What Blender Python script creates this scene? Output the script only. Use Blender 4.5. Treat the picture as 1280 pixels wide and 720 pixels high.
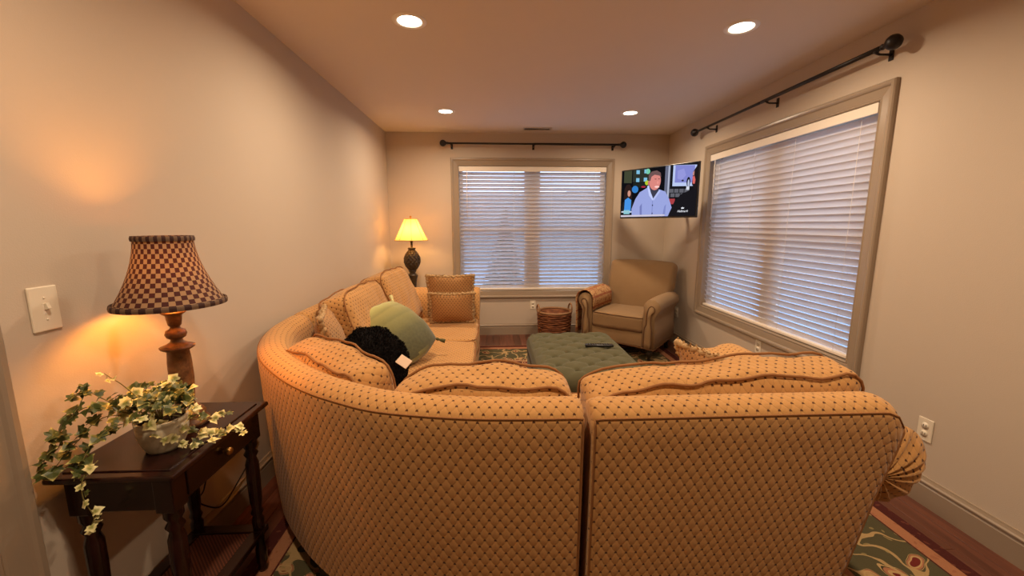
import bpy, bmesh, math, random
from mathutils import Vector, Matrix, noise as mnoise
R = math.radians
PI = math.pi
for o in list(bpy.data.objects): bpy.data.objects.remove(o)
scene = bpy.context.scene
C = scene.collection
random.seed(7)

# ---------------------------------------------------------------- camera, world, exposure
FPX = 504.8
cam_d = bpy.data.cameras.new('camera'); cam_d.sensor_width = 36; cam_d.lens = FPX/1280*36
cam_d.clip_start = 0.05
cam = bpy.data.objects.new('camera', cam_d); C.objects.link(cam)
cam.location = (0, 0, 1.3748); cam.rotation_euler = (R(90-8.912), 0, R(-2.772))
scene.camera = cam
world = bpy.data.worlds.new('overcast_sky'); scene.world = world; world.use_nodes = True
bg = world.node_tree.nodes['Background']; bg.inputs[0].default_value = (0.47, 0.65, 1.0, 1); bg.inputs[1].default_value = 4.8
vs = scene.view_settings
vs.view_transform = 'Standard'; vs.look = 'None'; vs.gamma = 1; vs.use_curve_mapping = False
vs.exposure = 0.0
CAN_POWER = 17.0
CAN_COLOR = (1.0, 0.765, 0.535)

# room
XL, XR, YB, YF, H = -1.232, 2.136, 4.970, -1.7, 2.44

# ---------------------------------------------------------------- materials
def lin(r, g, b):
    f = lambda c: (c/255/12.92) if c/255 <= 0.04045 else ((c/255+0.055)/1.055)**2.4
    return (f(r), f(g), f(b), 1)
class NT:
    def __init__(s, name):
        s.m = bpy.data.materials.new(name); s.m.use_nodes = True; s.t = s.m.node_tree; s.n = s.t.nodes
        s.b = s.n['Principled BSDF']; s.out = s.n['Material Output']
    def new(s, typ, **kw):
        n = s.n.new(typ)
        for k, v in kw.items(): setattr(n, k, v)
        return n
    def link(s, a, b): s.t.links.new(a, b)
    def setin(s, sock, v):
        if hasattr(v, 'is_output'): s.link(v, sock)
        else: sock.default_value = v
    def math(s, op, a, b=0.0, c=0.0):
        n = s.new('ShaderNodeMath', operation=op)
        s.setin(n.inputs[0], a); s.setin(n.inputs[1], b); s.setin(n.inputs[2], c); return n.outputs[0]
    def mix(s, f, a, b, blend='MIX'):
        n = s.new('ShaderNodeMix', data_type='RGBA', blend_type=blend)
        s.setin(n.inputs[0], f); s.setin(n.inputs[6], a); s.setin(n.inputs[7], b); return n.outputs[2]
    def coord(s, which):
        if which == 'UV': return s.new('ShaderNodeUVMap').outputs[0]
        return s.new('ShaderNodeTexCoord').outputs[which]
    def xyz(s, v):
        n = s.new('ShaderNodeSeparateXYZ'); s.link(v, n.inputs[0]); return n.outputs
    def mapping(s, v, scale=(1, 1, 1), loc=(0, 0, 0), rot=(0, 0, 0)):
        n = s.new('ShaderNodeMapping'); s.link(v, n.inputs[0]); n.inputs[3].default_value = scale
        n.inputs[1].default_value = loc; n.inputs[2].default_value = rot; return n.outputs[0]
    def noise(s, v, scale, detail=3, rough=0.5, dist=0):
        n = s.new('ShaderNodeTexNoise'); s.link(v, n.inputs['Vector'])
        n.inputs['Scale'].default_value = scale; n.inputs['Detail'].default_value = detail
        n.inputs['Roughness'].default_value = rough; n.inputs['Distortion'].default_value = dist; return n.outputs[0]
    def voronoi(s, v, scale, feature='F1', out=0):
        n = s.new('ShaderNodeTexVoronoi', feature=feature); s.link(v, n.inputs['Vector']); n.inputs['Scale'].default_value = scale
        return n.outputs[out]
    def ramp(s, f, stops, interp='LINEAR'):
        n = s.new('ShaderNodeValToRGB'); n.color_ramp.interpolation = interp
        e = n.color_ramp.elements
        while len(e) < len(stops): e.new(0.5)
        for el, (p, c) in zip(e, stops): el.position = p; el.color = c if len(c) == 4 else (*c, 1)
        s.link(f, n.inputs[0]); return n.outputs[0]
    def smooth(s, x, a, b):
        n = s.new('ShaderNodeMapRange', interpolation_type='SMOOTHSTEP'); s.setin(n.inputs[0], x)
        n.inputs[1].default_value = a; n.inputs[2].default_value = b; return n.outputs[0]
    def bump(s, h, strength=0.3, dist=0.01):
        n = s.new('ShaderNodeBump'); s.link(h, n.inputs['Height']); n.inputs['Strength'].default_value = strength
        n.inputs['Distance'].default_value = dist; s.link(n.outputs[0], s.b.inputs['Normal']); return n
    def base(s, c, rough=0.6, spec=0.5, metal=0.0):
        s.setin(s.b.inputs['Base Color'], c); s.setin(s.b.inputs['Roughness'], rough)
        s.b.inputs['Specular IOR Level'].default_value = spec; s.b.inputs['Metallic'].default_value = metal
def plain(name, c, rough=0.6, spec=0.5, metal=0.0, var=0.12, scale=40, bump=0.0, bscale=200):
    m = NT(name); co = m.coord('Object')
    f = m.noise(co, scale, 3)
    k = m.math('MULTIPLY_ADD', f, 2*var, 1-var)
    v = m.new('ShaderNodeVectorMath', operation='SCALE'); v.inputs[0].default_value = c[:3]; m.link(k, v.inputs[3])
    m.base(v.outputs[0], rough, spec, metal)
    if bump: m.bump(m.noise(co, bscale, 2), bump, 0.004)
    return m.m
def emit(name, c, s):
    m = NT(name); m.n.remove(m.b); e = m.new('ShaderNodeEmission'); e.inputs[0].default_value = c; e.inputs[1].default_value = s
    m.link(e.outputs[0], m.out.inputs[0]); return m.m
M = {}
M['wall'] = plain('wall_paint', lin(199, 183, 164), 0.75, 0.3, var=0.015, scale=3, bump=0.12, bscale=260)
M['ceiling'] = plain('ceiling_paint', lin(222, 208, 192), 0.85, 0.2, var=0.012, scale=3, bump=0.1, bscale=200)
M['trim'] = plain('taupe_trim_paint', lin(156, 138, 118), 0.28, 0.5, var=0.02, scale=6)
M['ivory'] = plain('ivory_plastic', lin(232, 220, 198), 0.35, 0.5, var=0.02)
M['slot'] = plain('dark_slot', lin(40, 34, 30), 0.6, 0.3)
M['blackmetal'] = plain('black_iron', lin(40, 36, 35), 0.42, 0.5, metal=0.4, var=0.1)
M['sash'] = plain('white_sash_paint', lin(214, 200, 186), 0.4, 0.5, var=0.02)
M['blackwood'] = plain('black_wood', lin(22, 16, 14), 0.35, 0.5)
M['whitetrim'] = plain('white_can_trim', lin(240, 232, 220), 0.4, 0.5, var=0.01)
M['lens'] = emit('can_light_lens', (1.0, 0.86, 0.66, 1), 14)
M['darkplastic'] = plain('black_plastic', lin(18, 18, 20), 0.3, 0.5, var=0.05)
M['brass'] = plain('aged_brass', lin(170, 125, 66), 0.35, 0.5, metal=0.9)
M['vent'] = plain('vent_metal', lin(205, 190, 172), 0.5, 0.4, var=0.02)
M['pot'] = plain('stone_glaze', lin(186, 176, 150), 0.55, 0.4, var=0.3, scale=30, bump=0.2, bscale=60)
M['soil'] = plain('potting_soil', lin(46, 34, 24), 0.95, 0.1, var=0.4, bump=0.6, bscale=90)
M['stem'] = plain('ivy_stem', lin(122, 112, 60), 0.6, 0.3)
M['lawn'] = plain('pale_winter_lawn', lin(128, 138, 148), 0.95, 0.1, var=0.3, scale=2)
M['evergreen'] = plain('evergreen_needles', lin(58, 66, 66), 0.9, 0.1, var=0.4, scale=8)
M['bark'] = plain('bark', lin(70, 58, 50), 0.9, 0.1, var=0.4)
M['cord'] = plain('black_cord', lin(20, 17, 15), 0.5, 0.4)
M['card'] = plain('pale_card', lin(226, 202, 178), 0.7, 0.3, var=0.03)
M['bulb'] = emit('warm_bulb', (1.0, 0.385, 0.055, 1), 240)
M['bulb2'] = emit('soft_bulb', (1.0, 0.55, 0.19, 1), 150)
def glass():
    m = NT('window_glass'); m.n.remove(m.b)
    t = m.new('ShaderNodeBsdfTransparent'); t.inputs[0].default_value = (0.93, 0.96, 0.97, 1)
    g = m.new('ShaderNodeBsdfGlossy'); g.inputs['Roughness'].default_value = 0.02
    x = m.new('ShaderNodeMixShader'); x.inputs[0].default_value = 0.06
    m.link(t.outputs[0], x.inputs[1]); m.link(g.outputs[0], x.inputs[2]); m.link(x.outputs[0], m.out.inputs[0]); return m.m
M['glass'] = glass()
def thin_translucent(name, col, f, rough=0.5, uvcolor=None, tcol=None):
    m = NT(name); c = col if uvcolor is None else uvcolor(m)
    m.base(c, rough, 0.4)
    t = m.new('ShaderNodeBsdfTranslucent'); m.setin(t.inputs[0], tcol if tcol is not None else c)
    x = m.new('ShaderNodeMixShader'); x.inputs[0].default_value = f
    m.link(m.b.outputs[0], x.inputs[1]); m.link(t.outputs[0], x.inputs[2]); m.link(x.outputs[0], m.out.inputs[0]); return m.m
M['slat'] = thin_translucent('white_blind_slat', lin(236, 228, 222), 0.34, 0.45)
M['valance'] = plain('white_valance', lin(236, 224, 208), 0.45, 0.4, var=0.01)
def sofa_fabric(name, a, b, dotc, sx=0.0325, sy2=0.0455):
    m = NT(name); uv = m.xyz(m.coord('UV'))
    wob = m.noise(m.coord('UV'), 9, 2)
    u = m.math('ADD', uv[0], m.math('MULTIPLY', m.math('SUBTRACT', wob, 0.5), 0.012))
    v0 = m.math('ADD', uv[1], m.math('MULTIPLY', m.math('SUBTRACT', wob, 0.5), 0.010))
    # scallops: rows bow between the dots
    cs = m.math('COSINE', m.math('MULTIPLY', u, 4*PI/sx)); v = m.math('ADD', v0, m.math('MULTIPLY', cs, -0.0016))
    us = m.math('DIVIDE', u, sx); vsn = m.math('DIVIDE', v, sy2)
    def tri(x): return m.math('ABSOLUTE', m.math('SUBTRACT', m.math('FRACT', m.math('ADD', x, 0.5)), 0.5))
    fp = tri(m.math('ADD', us, vsn)); fq = tri(m.math('SUBTRACT', us, vsn))
    def sgn(x): return m.math('SUBTRACT', m.math('FRACT', m.math('ADD', x, 0.5)), 0.5)
    sp, sq = sgn(m.math('ADD', us, vsn)), sgn(m.math('SUBTRACT', us, vsn))
    du = m.math('MULTIPLY', m.math('ADD', sp, sq), sx/2/0.0046); dv = m.math('MULTIPLY', m.math('SUBTRACT', sp, sq), sy2/2/0.0036)
    rd = m.math('SQRT', m.math('ADD', m.math('MULTIPLY', du, du), m.math('MULTIPLY', dv, dv)))
    dot = m.math('SUBTRACT', 1.0, m.smooth(rd, 0.75, 1.2))
    mn = m.math('MINIMUM', fp, fq)
    line = m.math('SUBTRACT', 1.0, m.smooth(mn, 0.0, 0.09))
    weave = m.noise(m.mapping(m.coord('UV'), (900, 500, 1)), 1, 1)
    big = m.noise(m.coord('UV'), 5, 3)
    c0 = m.mix(m.math('MULTIPLY_ADD', weave, 0.5, m.math('MULTIPLY', big, 0.35)), a, b)
    c1 = m.mix(m.math('MULTIPLY', line, 0.20), c0, tuple(x*0.42 for x in a[:3])+(1,))
    c2 = m.mix(m.math('MULTIPLY', dot, 0.92), c1, dotc)
    m.base(c2, 0.85, 0.2)
    m.b.inputs['Sheen Weight'].default_value = 0.15
    h = m.math('POWER', m.math('MULTIPLY', m.math('SINE', m.math('MULTIPLY', fp, PI)), m.math('SINE', m.math('MULTIPLY', fq, PI))), 0.5)
    m.bump(m.math('ADD', h, m.math('MULTIPLY', weave, 0.12)), 0.5, 0.0035)
    return m.m
M['sofa'] = sofa_fabric('gold_dotted_chenille', lin(204, 154, 93), lin(174, 124, 71), lin(62, 28, 18))
M['piping'] = plain('brown_piping', lin(146, 100, 60), 0.8, 0.2, var=0.1)
M['pillowfab'] = sofa_fabric('dotted_pillow_chenille', lin(188, 142, 90), lin(156, 110, 66), lin(70, 36, 24), 0.028, 0.034)
def woven(name, a, b, sc=700, rough=0.9):
    m = NT(name); co = m.coord('UV')
    w1 = m.noise(m.mapping(co, (sc, sc*0.25, 1)), 1, 1); w2 = m.noise(m.mapping(co, (sc*0.25, sc, 1)), 1, 1)
    w = m.math('ADD', m.math('MULTIPLY', w1, 0.5), m.math('MULTIPLY', w2, 0.5))
    c = m.mix(m.math('ADD', m.math('MULTIPLY', w, 0.7), m.math('MULTIPLY', m.noise(co, 6, 2), 0.3)), a, b)
    m.base(c, rough, 0.2); m.b.inputs['Sheen Weight'].default_value = 0.1
    m.bump(w, 0.25, 0.003); return m.m
M['fringe'] = woven('tan_bullion_fringe', lin(214, 182, 132), lin(132, 94, 58), 120)
M['chair'] = woven('brown_linen', lin(158, 128, 92), lin(126, 98, 66))
M['chairpipe'] = plain('dark_brown_welt', lin(96, 64, 40), 0.7, 0.2)
M['green'] = woven('moss_green_linen', lin(100, 96, 70), lin(76, 73, 51), 500)
M['fur'] = plain('black_fleece', lin(20, 17, 17), 0.95, 0.12, var=0.4, scale=60, bump=0.7, bscale=160)
def wood(name, a, b, rough=0.3, axis=1, tint=False):
    m = NT(name); co = m.coord('Object')
    sc = [26, 26, 26]; sc[axis] = 1.6
    oi = m.new('ShaderNodeObjectInfo')
    ad = m.new('ShaderNodeVectorMath', operation='ADD'); m.link(co, ad.inputs[0]); m.link(oi.outputs['Random'], ad.inputs[1])
    if tint:
        s2 = m.new('ShaderNodeVectorMath', operation='SCALE'); s2.inputs[0].default_value = (9, 9, 9); m.link(oi.outputs['Random'], s2.inputs[3]); m.link(s2.outputs[0], ad.inputs[1])
    n = m.noise(m.mapping(ad.outputs[0], sc), 1.0, 5, 0.6, 0.6)
    c = m.ramp(n, [(0.3, a), (0.7, b)])
    if tint:
        k = m.math('MULTIPLY_ADD', oi.outputs['Random'], 0.55, 0.72)
        v = m.new('ShaderNodeVectorMath', operation='SCALE'); m.link(c, v.inputs[0]); m.link(k, v.inputs[3]); c = v.outputs[0]
    m.base(c, rough, 0.5); m.bump(n, 0.05, 0.002); return m.m
M['floorwood'] = wood('red_oak_boards', lin(70, 38, 28), lin(112, 66, 48), 0.32, 1, True)
M['cherry'] = wood('dark_cherry', lin(24, 10, 9), lin(44, 18, 14), 0.2, 1)
def rug_mat(hx, hy):
    m = NT('floral_oriental_wool'); co = m.coord('Object'); s = m.xyz(co)
    wrp = m.new('ShaderNodeTexNoise'); m.link(co, wrp.inputs['Vector']); wrp.inputs['Scale'].default_value = 5; wrp.inputs['Detail'].default_value = 2
    off = m.new('ShaderNodeVectorMath', operation='MULTIPLY_ADD'); m.link(wrp.outputs[1], off.inputs[0]); off.inputs[1].default_value = (0.16, 0.16, 0); m.link(co, off.inputs[2])
    wco = off.outputs[0]
    d = m.math('MINIMUM', m.math('SUBTRACT', hx, m.math('ABSOLUTE', s[0])), m.math('SUBTRACT', hy, m.math('ABSOLUTE', s[1])))
    red, dred, tan, grn, dgrn, rose = lin(112, 34, 34), lin(72, 24, 26), lin(196, 164, 112), lin(82, 80, 56), lin(58, 58, 42), lin(176, 120, 86)
    band = m.ramp(d, [(0, dred), (0.055, rose), (0.115, dred), (0.125, grn), (0.50, rose), (0.54, dred)], 'CONSTANT')
    v = m.voronoi(wco, 9.5)
    cc = m.voronoi(wco, 9.5, 'F1', 1)
    pet = m.ramp(v, [(0.0, tan), (0.08, red), (0.22, tan), (0.28, rose), (0.35, dgrn), (0.37, tan), (0.39, dgrn)], 'CONSTANT')
    fm = m.math('MULTIPLY', m.math('LESS_THAN', v, 0.39), m.math('GREATER_THAN', m.xyz(cc)[0], 0.30))
    inner = m.math('GREATER_THAN', d, 0.125)
    c = m.mix(m.math('MULTIPLY', fm, inner), band, pet)
    vine = m.math('LESS_THAN', m.math('ABSOLUTE', m.math('SUBTRACT', m.noise(wco, 6.5, 1), 0.5)), 0.024)
    c = m.mix(m.math('MULTIPLY', m.math('MULTIPLY', vine, inner), 0.85), c, tan)
    leafm = m.math('LESS_THAN', m.voronoi(wco, 19), 0.17)
    c = m.mix(m.math('MULTIPLY', m.math('MULTIPLY', leafm, inner), 0.7), c, lin(160, 140, 90))
    bl = m.math('MULTIPLY', m.math('LESS_THAN', m.voronoi(wco, 30), 0.25), m.math('SUBTRACT', 1.0, inner))
    c = m.mix(m.math('MULTIPLY', bl, 0.4), c, lin(140, 80, 60))
    fine = m.noise(co, 180, 2)
    c = m.mix(m.math('MULTIPLY', fine, 0.35), c, tuple(x*0.6 for x in lin(120, 90, 70)[:3])+(1,))
    m.base(c, 0.95, 0.1); m.bump(fine, 0.4, 0.004); return m.m
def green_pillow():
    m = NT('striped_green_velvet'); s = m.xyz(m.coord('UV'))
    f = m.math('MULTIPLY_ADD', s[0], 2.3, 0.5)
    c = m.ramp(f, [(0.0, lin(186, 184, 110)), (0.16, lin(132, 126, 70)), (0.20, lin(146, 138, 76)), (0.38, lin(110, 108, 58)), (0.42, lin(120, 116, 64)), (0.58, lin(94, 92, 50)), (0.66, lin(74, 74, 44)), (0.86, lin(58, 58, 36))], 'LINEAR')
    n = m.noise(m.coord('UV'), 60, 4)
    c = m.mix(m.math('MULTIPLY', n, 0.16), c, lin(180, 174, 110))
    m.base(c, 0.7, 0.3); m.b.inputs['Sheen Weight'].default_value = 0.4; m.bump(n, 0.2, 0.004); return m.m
M['gpillow'] = green_pillow()
M['gtassel'] = plain('green_tassel', lin(86, 84, 54), 0.85, 0.2)
M['ctassel'] = plain('cream_tassel', lin(204, 196, 140), 0.85, 0.2)
def checker_uv(m):
    s = m.xyz(m.coord('UV'))
    k = m.math('MODULO', m.math('ADD', m.math('FLOOR', m.math('MULTIPLY', s[0], 52)), m.math('FLOOR', m.math('MULTIPLY', s[1], 15))), 2)
    return m.mix(k, lin(66, 26, 22), lin(150, 122, 92))
M['checkshade'] = thin_translucent('checkered_shade', None, 0.025, 0.8, checker_uv)
M['trimband'] = thin_translucent('checkered_shade_band', None, 0.01, 0.8, lambda m: m.mix(m.math('MODULO', m.math('FLOOR', m.math('MULTIPLY', m.xyz(m.coord('UV'))[0], 52)), 2), lin(52, 24, 20), lin(104, 80, 60)))
M['creamshade'] = thin_translucent('cream_bell_shade', lin(238, 206, 130), 0.55, 0.7)
M['shaderib'] = plain('shade_seam_braid', lin(190, 136, 66), 0.8, 0.2)
def antique(name, a, b, rough=0.4):
    m = NT(name); n = m.noise(m.coord('Object'), 38, 5, 0.65)
    m.base(m.ramp(n, [(0.35, a), (0.65, b)]), rough, 0.5); m.bump(n, 0.2, 0.003); return m.m
M['antique'] = antique('antiqued_bronze_wood', lin(82, 50, 30), lin(136, 92, 54))
M['pineapple'] = antique('bronze_pineapple', lin(42, 32, 22), lin(84, 66, 42), 0.4)
def leaf_mat(name, cen, edge, lo, hi):
    m = NT(name); s = m.xyz(m.coord('UV'))
    r = m.math('SQRT', m.math('ADD', m.math('POWER', s[0], 2.0), m.math('POWER', s[1], 2.0)))
    n = m.noise(m.coord('UV'), 3.0, 3)
    f = m.smooth(m.math('ADD', r, m.math('MULTIPLY', n, 0.55)), lo, hi)
    m.base(m.mix(f, cen, edge), 0.45, 0.4); return m.m
M['leafA'] = leaf_mat('variegated_ivy_leaf', lin(76, 84, 38), lin(190, 180, 106), 0.85, 1.25)
M['leafB'] = leaf_mat('green_ivy_leaf', lin(58, 68, 30), lin(128, 128, 66), 0.9, 1.35)
M['leafC'] = leaf_mat('pale_ivy_leaf', lin(150, 150, 80), lin(228, 218, 158), 0.45, 0.9)
def basket_mat():
    m = NT('woven_seagrass'); co = m.coord('Object')
    n = m.noise(m.mapping(co, (14, 14, 60)), 1, 4)
    m.base(m.ramp(n, [(0.3, lin(74, 40, 26)), (0.55, lin(128, 76, 46)), (0.75, lin(160, 108, 70))]), 0.7, 0.3); m.bump(n, 0.3, 0.004); return m.m
M['basket'] = basket_mat()
M['basketrim'] = plain('basket_rim', lin(150, 112, 78), 0.6, 0.3, var=0.25)
def throw_mat():
    m = NT('paisley_throw'); co = m.coord('UV')
    v = m.voronoi(co, 34); n = m.noise(co, 50, 3)
    c = m.ramp(v, [(0, lin(150, 66, 44)), (0.2, lin(206, 166, 116)), (0.38, lin(120, 84, 58)), (0.46, lin(196, 156, 108)), (0.62, lin(150, 100, 70))], 'CONSTANT')
    s = m.xyz(co); stripe = m.math('GREATER_THAN', m.math('SINE', m.math('MULTIPLY', s[1], 62)), 0.82)
    c = m.mix(m.math('MULTIPLY', stripe, 0.8), c, lin(136, 48, 40))
    m.base(m.mix(m.math('MULTIPLY', n, 0.4), c, lin(190, 150, 104)), 0.9, 0.15); m.bump(n, 0.3, 0.004); return m.m
M['throw'] = throw_mat()
def cane_mat():
    m = NT('woven_cane'); s = m.xyz(m.coord('Object'))
    k = m.math('MULTIPLY', m.math('SINE', m.math('MULTIPLY', s[0], 500)), m.math('SINE', m.math('MULTIPLY', s[1], 500)))
    m.base(m.mix(m.smooth(k, -0.2, 0.5), lin(60, 30, 20), lin(120, 68, 44)), 0.6, 0.3); m.bump(k, 0.4, 0.003); return m.m
M['cane'] = cane_mat()
def screen_mat():
    m = NT('television_picture'); m.n.remove(m.b)
    a = m.new('ShaderNodeVertexColor'); a.layer_name = 'Col'
    e = m.new('ShaderNodeEmission'); m.link(a.outputs[0], e.inputs[0]); e.inputs[1].default_value = 1.15
    m.link(e.outputs[0], m.out.inputs[0]); return m.m
M['screen'] = screen_mat()
M['logo'] = emit('television_logo_white', (0.9, 0.92, 1.0, 1), 1.1)

# ---------------------------------------------------------------- mesh helpers
def auto_uv(me):
    uvl = me.uv_layers.get('UVMap') or me.uv_layers.new(name='UVMap')
    for p in me.polygons:
        n = p.normal; ax = max(range(3), key=lambda i: abs(n[i]))
        for li in p.loop_indices:
            co = me.vertices[me.loops[li].vertex_index].co
            uvl.data[li].uv = (co.x, co.y) if ax == 2 else ((co.x, co.z) if ax == 1 else (co.y, co.z))
def link(name, me, mat, parent=None, smooth=True):
    me.materials.clear(); me.materials.append(M[mat] if isinstance(mat, str) else mat)
    if smooth:
        for p in me.polygons: p.use_smooth = True
    o = bpy.data.objects.new(name, me); C.objects.link(o)
    if parent is not None: o.parent = parent
    return o
def mesh(name, vs_, fs, mat, parent=None, smooth=True, uv=None, fix=True):
    me = bpy.data.meshes.new(name); me.from_pydata([tuple(v) for v in vs_], [], fs)
    me.update()
    if fix:
        b = bmesh.new(); b.from_mesh(me); bmesh.ops.recalc_face_normals(b, faces=b.faces); b.to_mesh(me); b.free(); me.update()
    if uv is None: auto_uv(me)
    else:
        l = me.uv_layers.new(name='UVMap')
        for lp in me.loops: l.data[lp.index].uv = uv[lp.vertex_index]
    return link(name, me, mat, parent, smooth)
def thing(name, label, cat, loc=(0, 0, 0), rz=0, group=None):
    o = bpy.data.objects.new(name, None); C.objects.link(o); o.location = loc; o.rotation_euler = (0, 0, rz)
    o.empty_display_size = 0.1
    return tag(o, label, cat, group)
def tag(o, label, cat, group=None):
    o['label'] = label; o['category'] = cat
    if group: o['group'] = group
    return o
def struct(name, parent=None):
    o = bpy.data.objects.new(name, None); C.objects.link(o); o['kind'] = 'structure'; return o
def bmobj(name, b, mat, parent=None, smooth=False):
    me = bpy.data.meshes.new(name); b.to_mesh(me); b.free(); me.update(); auto_uv(me); return link(name, me, mat, parent, smooth)
def bm_box(b, x0, x1, y0, y1, z0, z1, bev=0.0, seg=2):
    r = bmesh.ops.create_cube(b, size=1)
    for v in r['verts']: v.co = Vector(((x0+x1)/2+v.co.x*(x1-x0), (y0+y1)/2+v.co.y*(y1-y0), (z0+z1)/2+v.co.z*(z1-z0)))
    if bev:
        es = list({e for v in r['verts'] for e in v.link_edges})
        bmesh.ops.bevel(b, geom=es, offset=bev, segments=seg, affect='EDGES', profile=0.5)
    return b
def box(name, x0, x1, y0, y1, z0, z1, mat, parent=None, bev=0.0, seg=2, smooth=False):
    return bmobj(name, bm_box(bmesh.new(), x0, x1, y0, y1, z0, z1, bev, seg), mat, parent, smooth)
def lathe_data(prof, seg=32, wob=None):
    vs_, fs, uv = [], [], []
    L = [0]
    for a, b in zip(prof, prof[1:]): L.append(L[-1]+math.hypot(b[0]-a[0], b[1]-a[1]))
    for i, (r, z) in enumerate(prof):
        for j in range(seg+1):
            a = 2*PI*j/seg; rr = r*(1+(wob(a, z) if wob else 0))
            vs_.append((rr*math.cos(a), rr*math.sin(a), z)); uv.append((j/seg, L[i]/L[-1]))
    for i in range(len(prof)-1):
        for j in range(seg):
            a = i*(seg+1)+j; fs.append((a, a+1, a+seg+2, a+seg+1))
    return vs_, fs, uv
def lathe(name, prof, mat, parent=None, seg=32, loc=(0, 0, 0), wob=None, fix=True):
    vs_, fs, uv = lathe_data(prof, seg, wob)
    o = mesh(name, vs_, fs, mat, parent, True, uv, fix); o.location = loc; return o
def frames(pts, closed):
    n = len(pts); T = []
    for i in range(n):
        a = pts[(i-1) % n] if (closed or i > 0) else pts[i]; b = pts[(i+1) % n] if (closed or i < n-1) else pts[i]
        T.append((b-a).normalized())
    up = Vector((0, 0, 1)) if abs(T[0].z) < 0.9 else Vector((1, 0, 0))
    N = [(up-T[0]*up.dot(T[0])).normalized()]
    for i in range(1, n):
        v = N[-1]-T[i]*N[-1].dot(T[i]); N.append(v.normalized() if v.length > 1e-6 else N[-1])
    return T, N
def tube_data(pts, r, seg=8, closed=False, off=0):
    pts = [Vector(p) for p in pts]; T, N = frames(pts, closed); vs_, fs = [], []
    n = len(pts)
    for i in range(n):
        B = T[i].cross(N[i]); rr = r(i/(n-1)) if callable(r) else r
        for j in range(seg):
            a = 2*PI*j/seg; vs_.append(pts[i]+(N[i]*math.cos(a)+B*math.sin(a))*rr)
    for i in range(n if closed else n-1):
        for j in range(seg):
            i2 = (i+1) % n; fs.append(tuple(off+k for k in (i*seg+j, i*seg+(j+1) % seg, i2*seg+(j+1) % seg, i2*seg+j)))
    if not closed:
        fs.append(tuple(off+k for k in range(seg))); fs.append(tuple(off+(n-1)*seg+k for k in reversed(range(seg))))
    return vs_, fs
def tube(name, pts, r, mat, parent=None, seg=8, closed=False):
    v, f = tube_data(pts, r, seg, closed); return mesh(name, v, f, mat, parent)
def multitube(name, lists, r, mat, parent=None, seg=6, closed=False):
    V, F = [], []
    for p in lists:
        v, f = tube_data(p, r, seg, closed, len(V)); V += v; F += f
    return mesh(name, V, F, mat, parent)
def catmull(pts, n=8, closed=False):
    P = [Vector(p) for p in pts]; out = []
    m = len(P)
    for i in range(m if closed else m-1):
        p1, p2 = P[i], P[(i+1) % m]
        p0 = P[(i-1) % m] if (closed or i > 0) else p1*2-p2
        p3 = P[(i+2) % m] if (closed or i < m-2) else p2*2-p1
        for k in range(n):
            t = k/n
            out.append(0.5*((2*p1)+(p2-p0)*t+(2*p0-5*p1+4*p2-p3)*t*t+(3*p1-p0-3*p2+p3)*t**3))
    if not closed: out.append(P[-1])
    return out
def nz(p, s=1.0): return mnoise.noise(Vector(p)*s)
def copy_tree(o, parent=None):
    c = o.copy(); C.objects.link(c); c.parent = parent
    for ch in list(o.children): copy_tree(ch, c)
    return c

def rounded_grid(w, d, t, r, n=(26, 20, 8)):
    """surface points of a rounded box centred on the origin, as verts/faces with shared corners"""
    vd, V, F = {}, [], []
    half = (w/2, d/2, t/2)
    def idx(p):
        k = tuple(round(c, 5) for c in p)
        if k not in vd: vd[k] = len(V); V.append(Vector(p))
        return vd[k]
    def axis(h, m):
        inner = [(-h+r)+(2*(h-r))*i/m for i in range(m+1)]
        return [-h, -h+r*0.35, -h+r*0.7]+inner+[h-r*0.7, h-r*0.35, h]
    ax = [sorted(set(round(a, 6) for a in axis(half[i], n[i]))) for i in range(3)]
    for a in range(3):
        b, c = (a+1) % 3, (a+2) % 3
        for sgn in (-1, 1):
            for i in range(len(ax[b])-1):
                for j in range(len(ax[c])-1):
                    q = []
                    for (ii, jj) in ((i, j), (i+1, j), (i+1, j+1), (i, j+1)):
                        p = [0, 0, 0]; p[a] = sgn*half[a]; p[b] = ax[b][ii]; p[c] = ax[c][jj]; q.append(idx(p))
                    F.append(tuple(q if sgn > 0 else q[::-1]))
    out = []
    for p in V:
        inner = Vector([max(-h+r, min(h-r, c)) for c, h in zip(p, half)]); dlt = p-inner
        if dlt.length > 1e-9: p = inner+dlt.normalized()*min(r, r)
        out.append(p)
    return out, F
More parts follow.
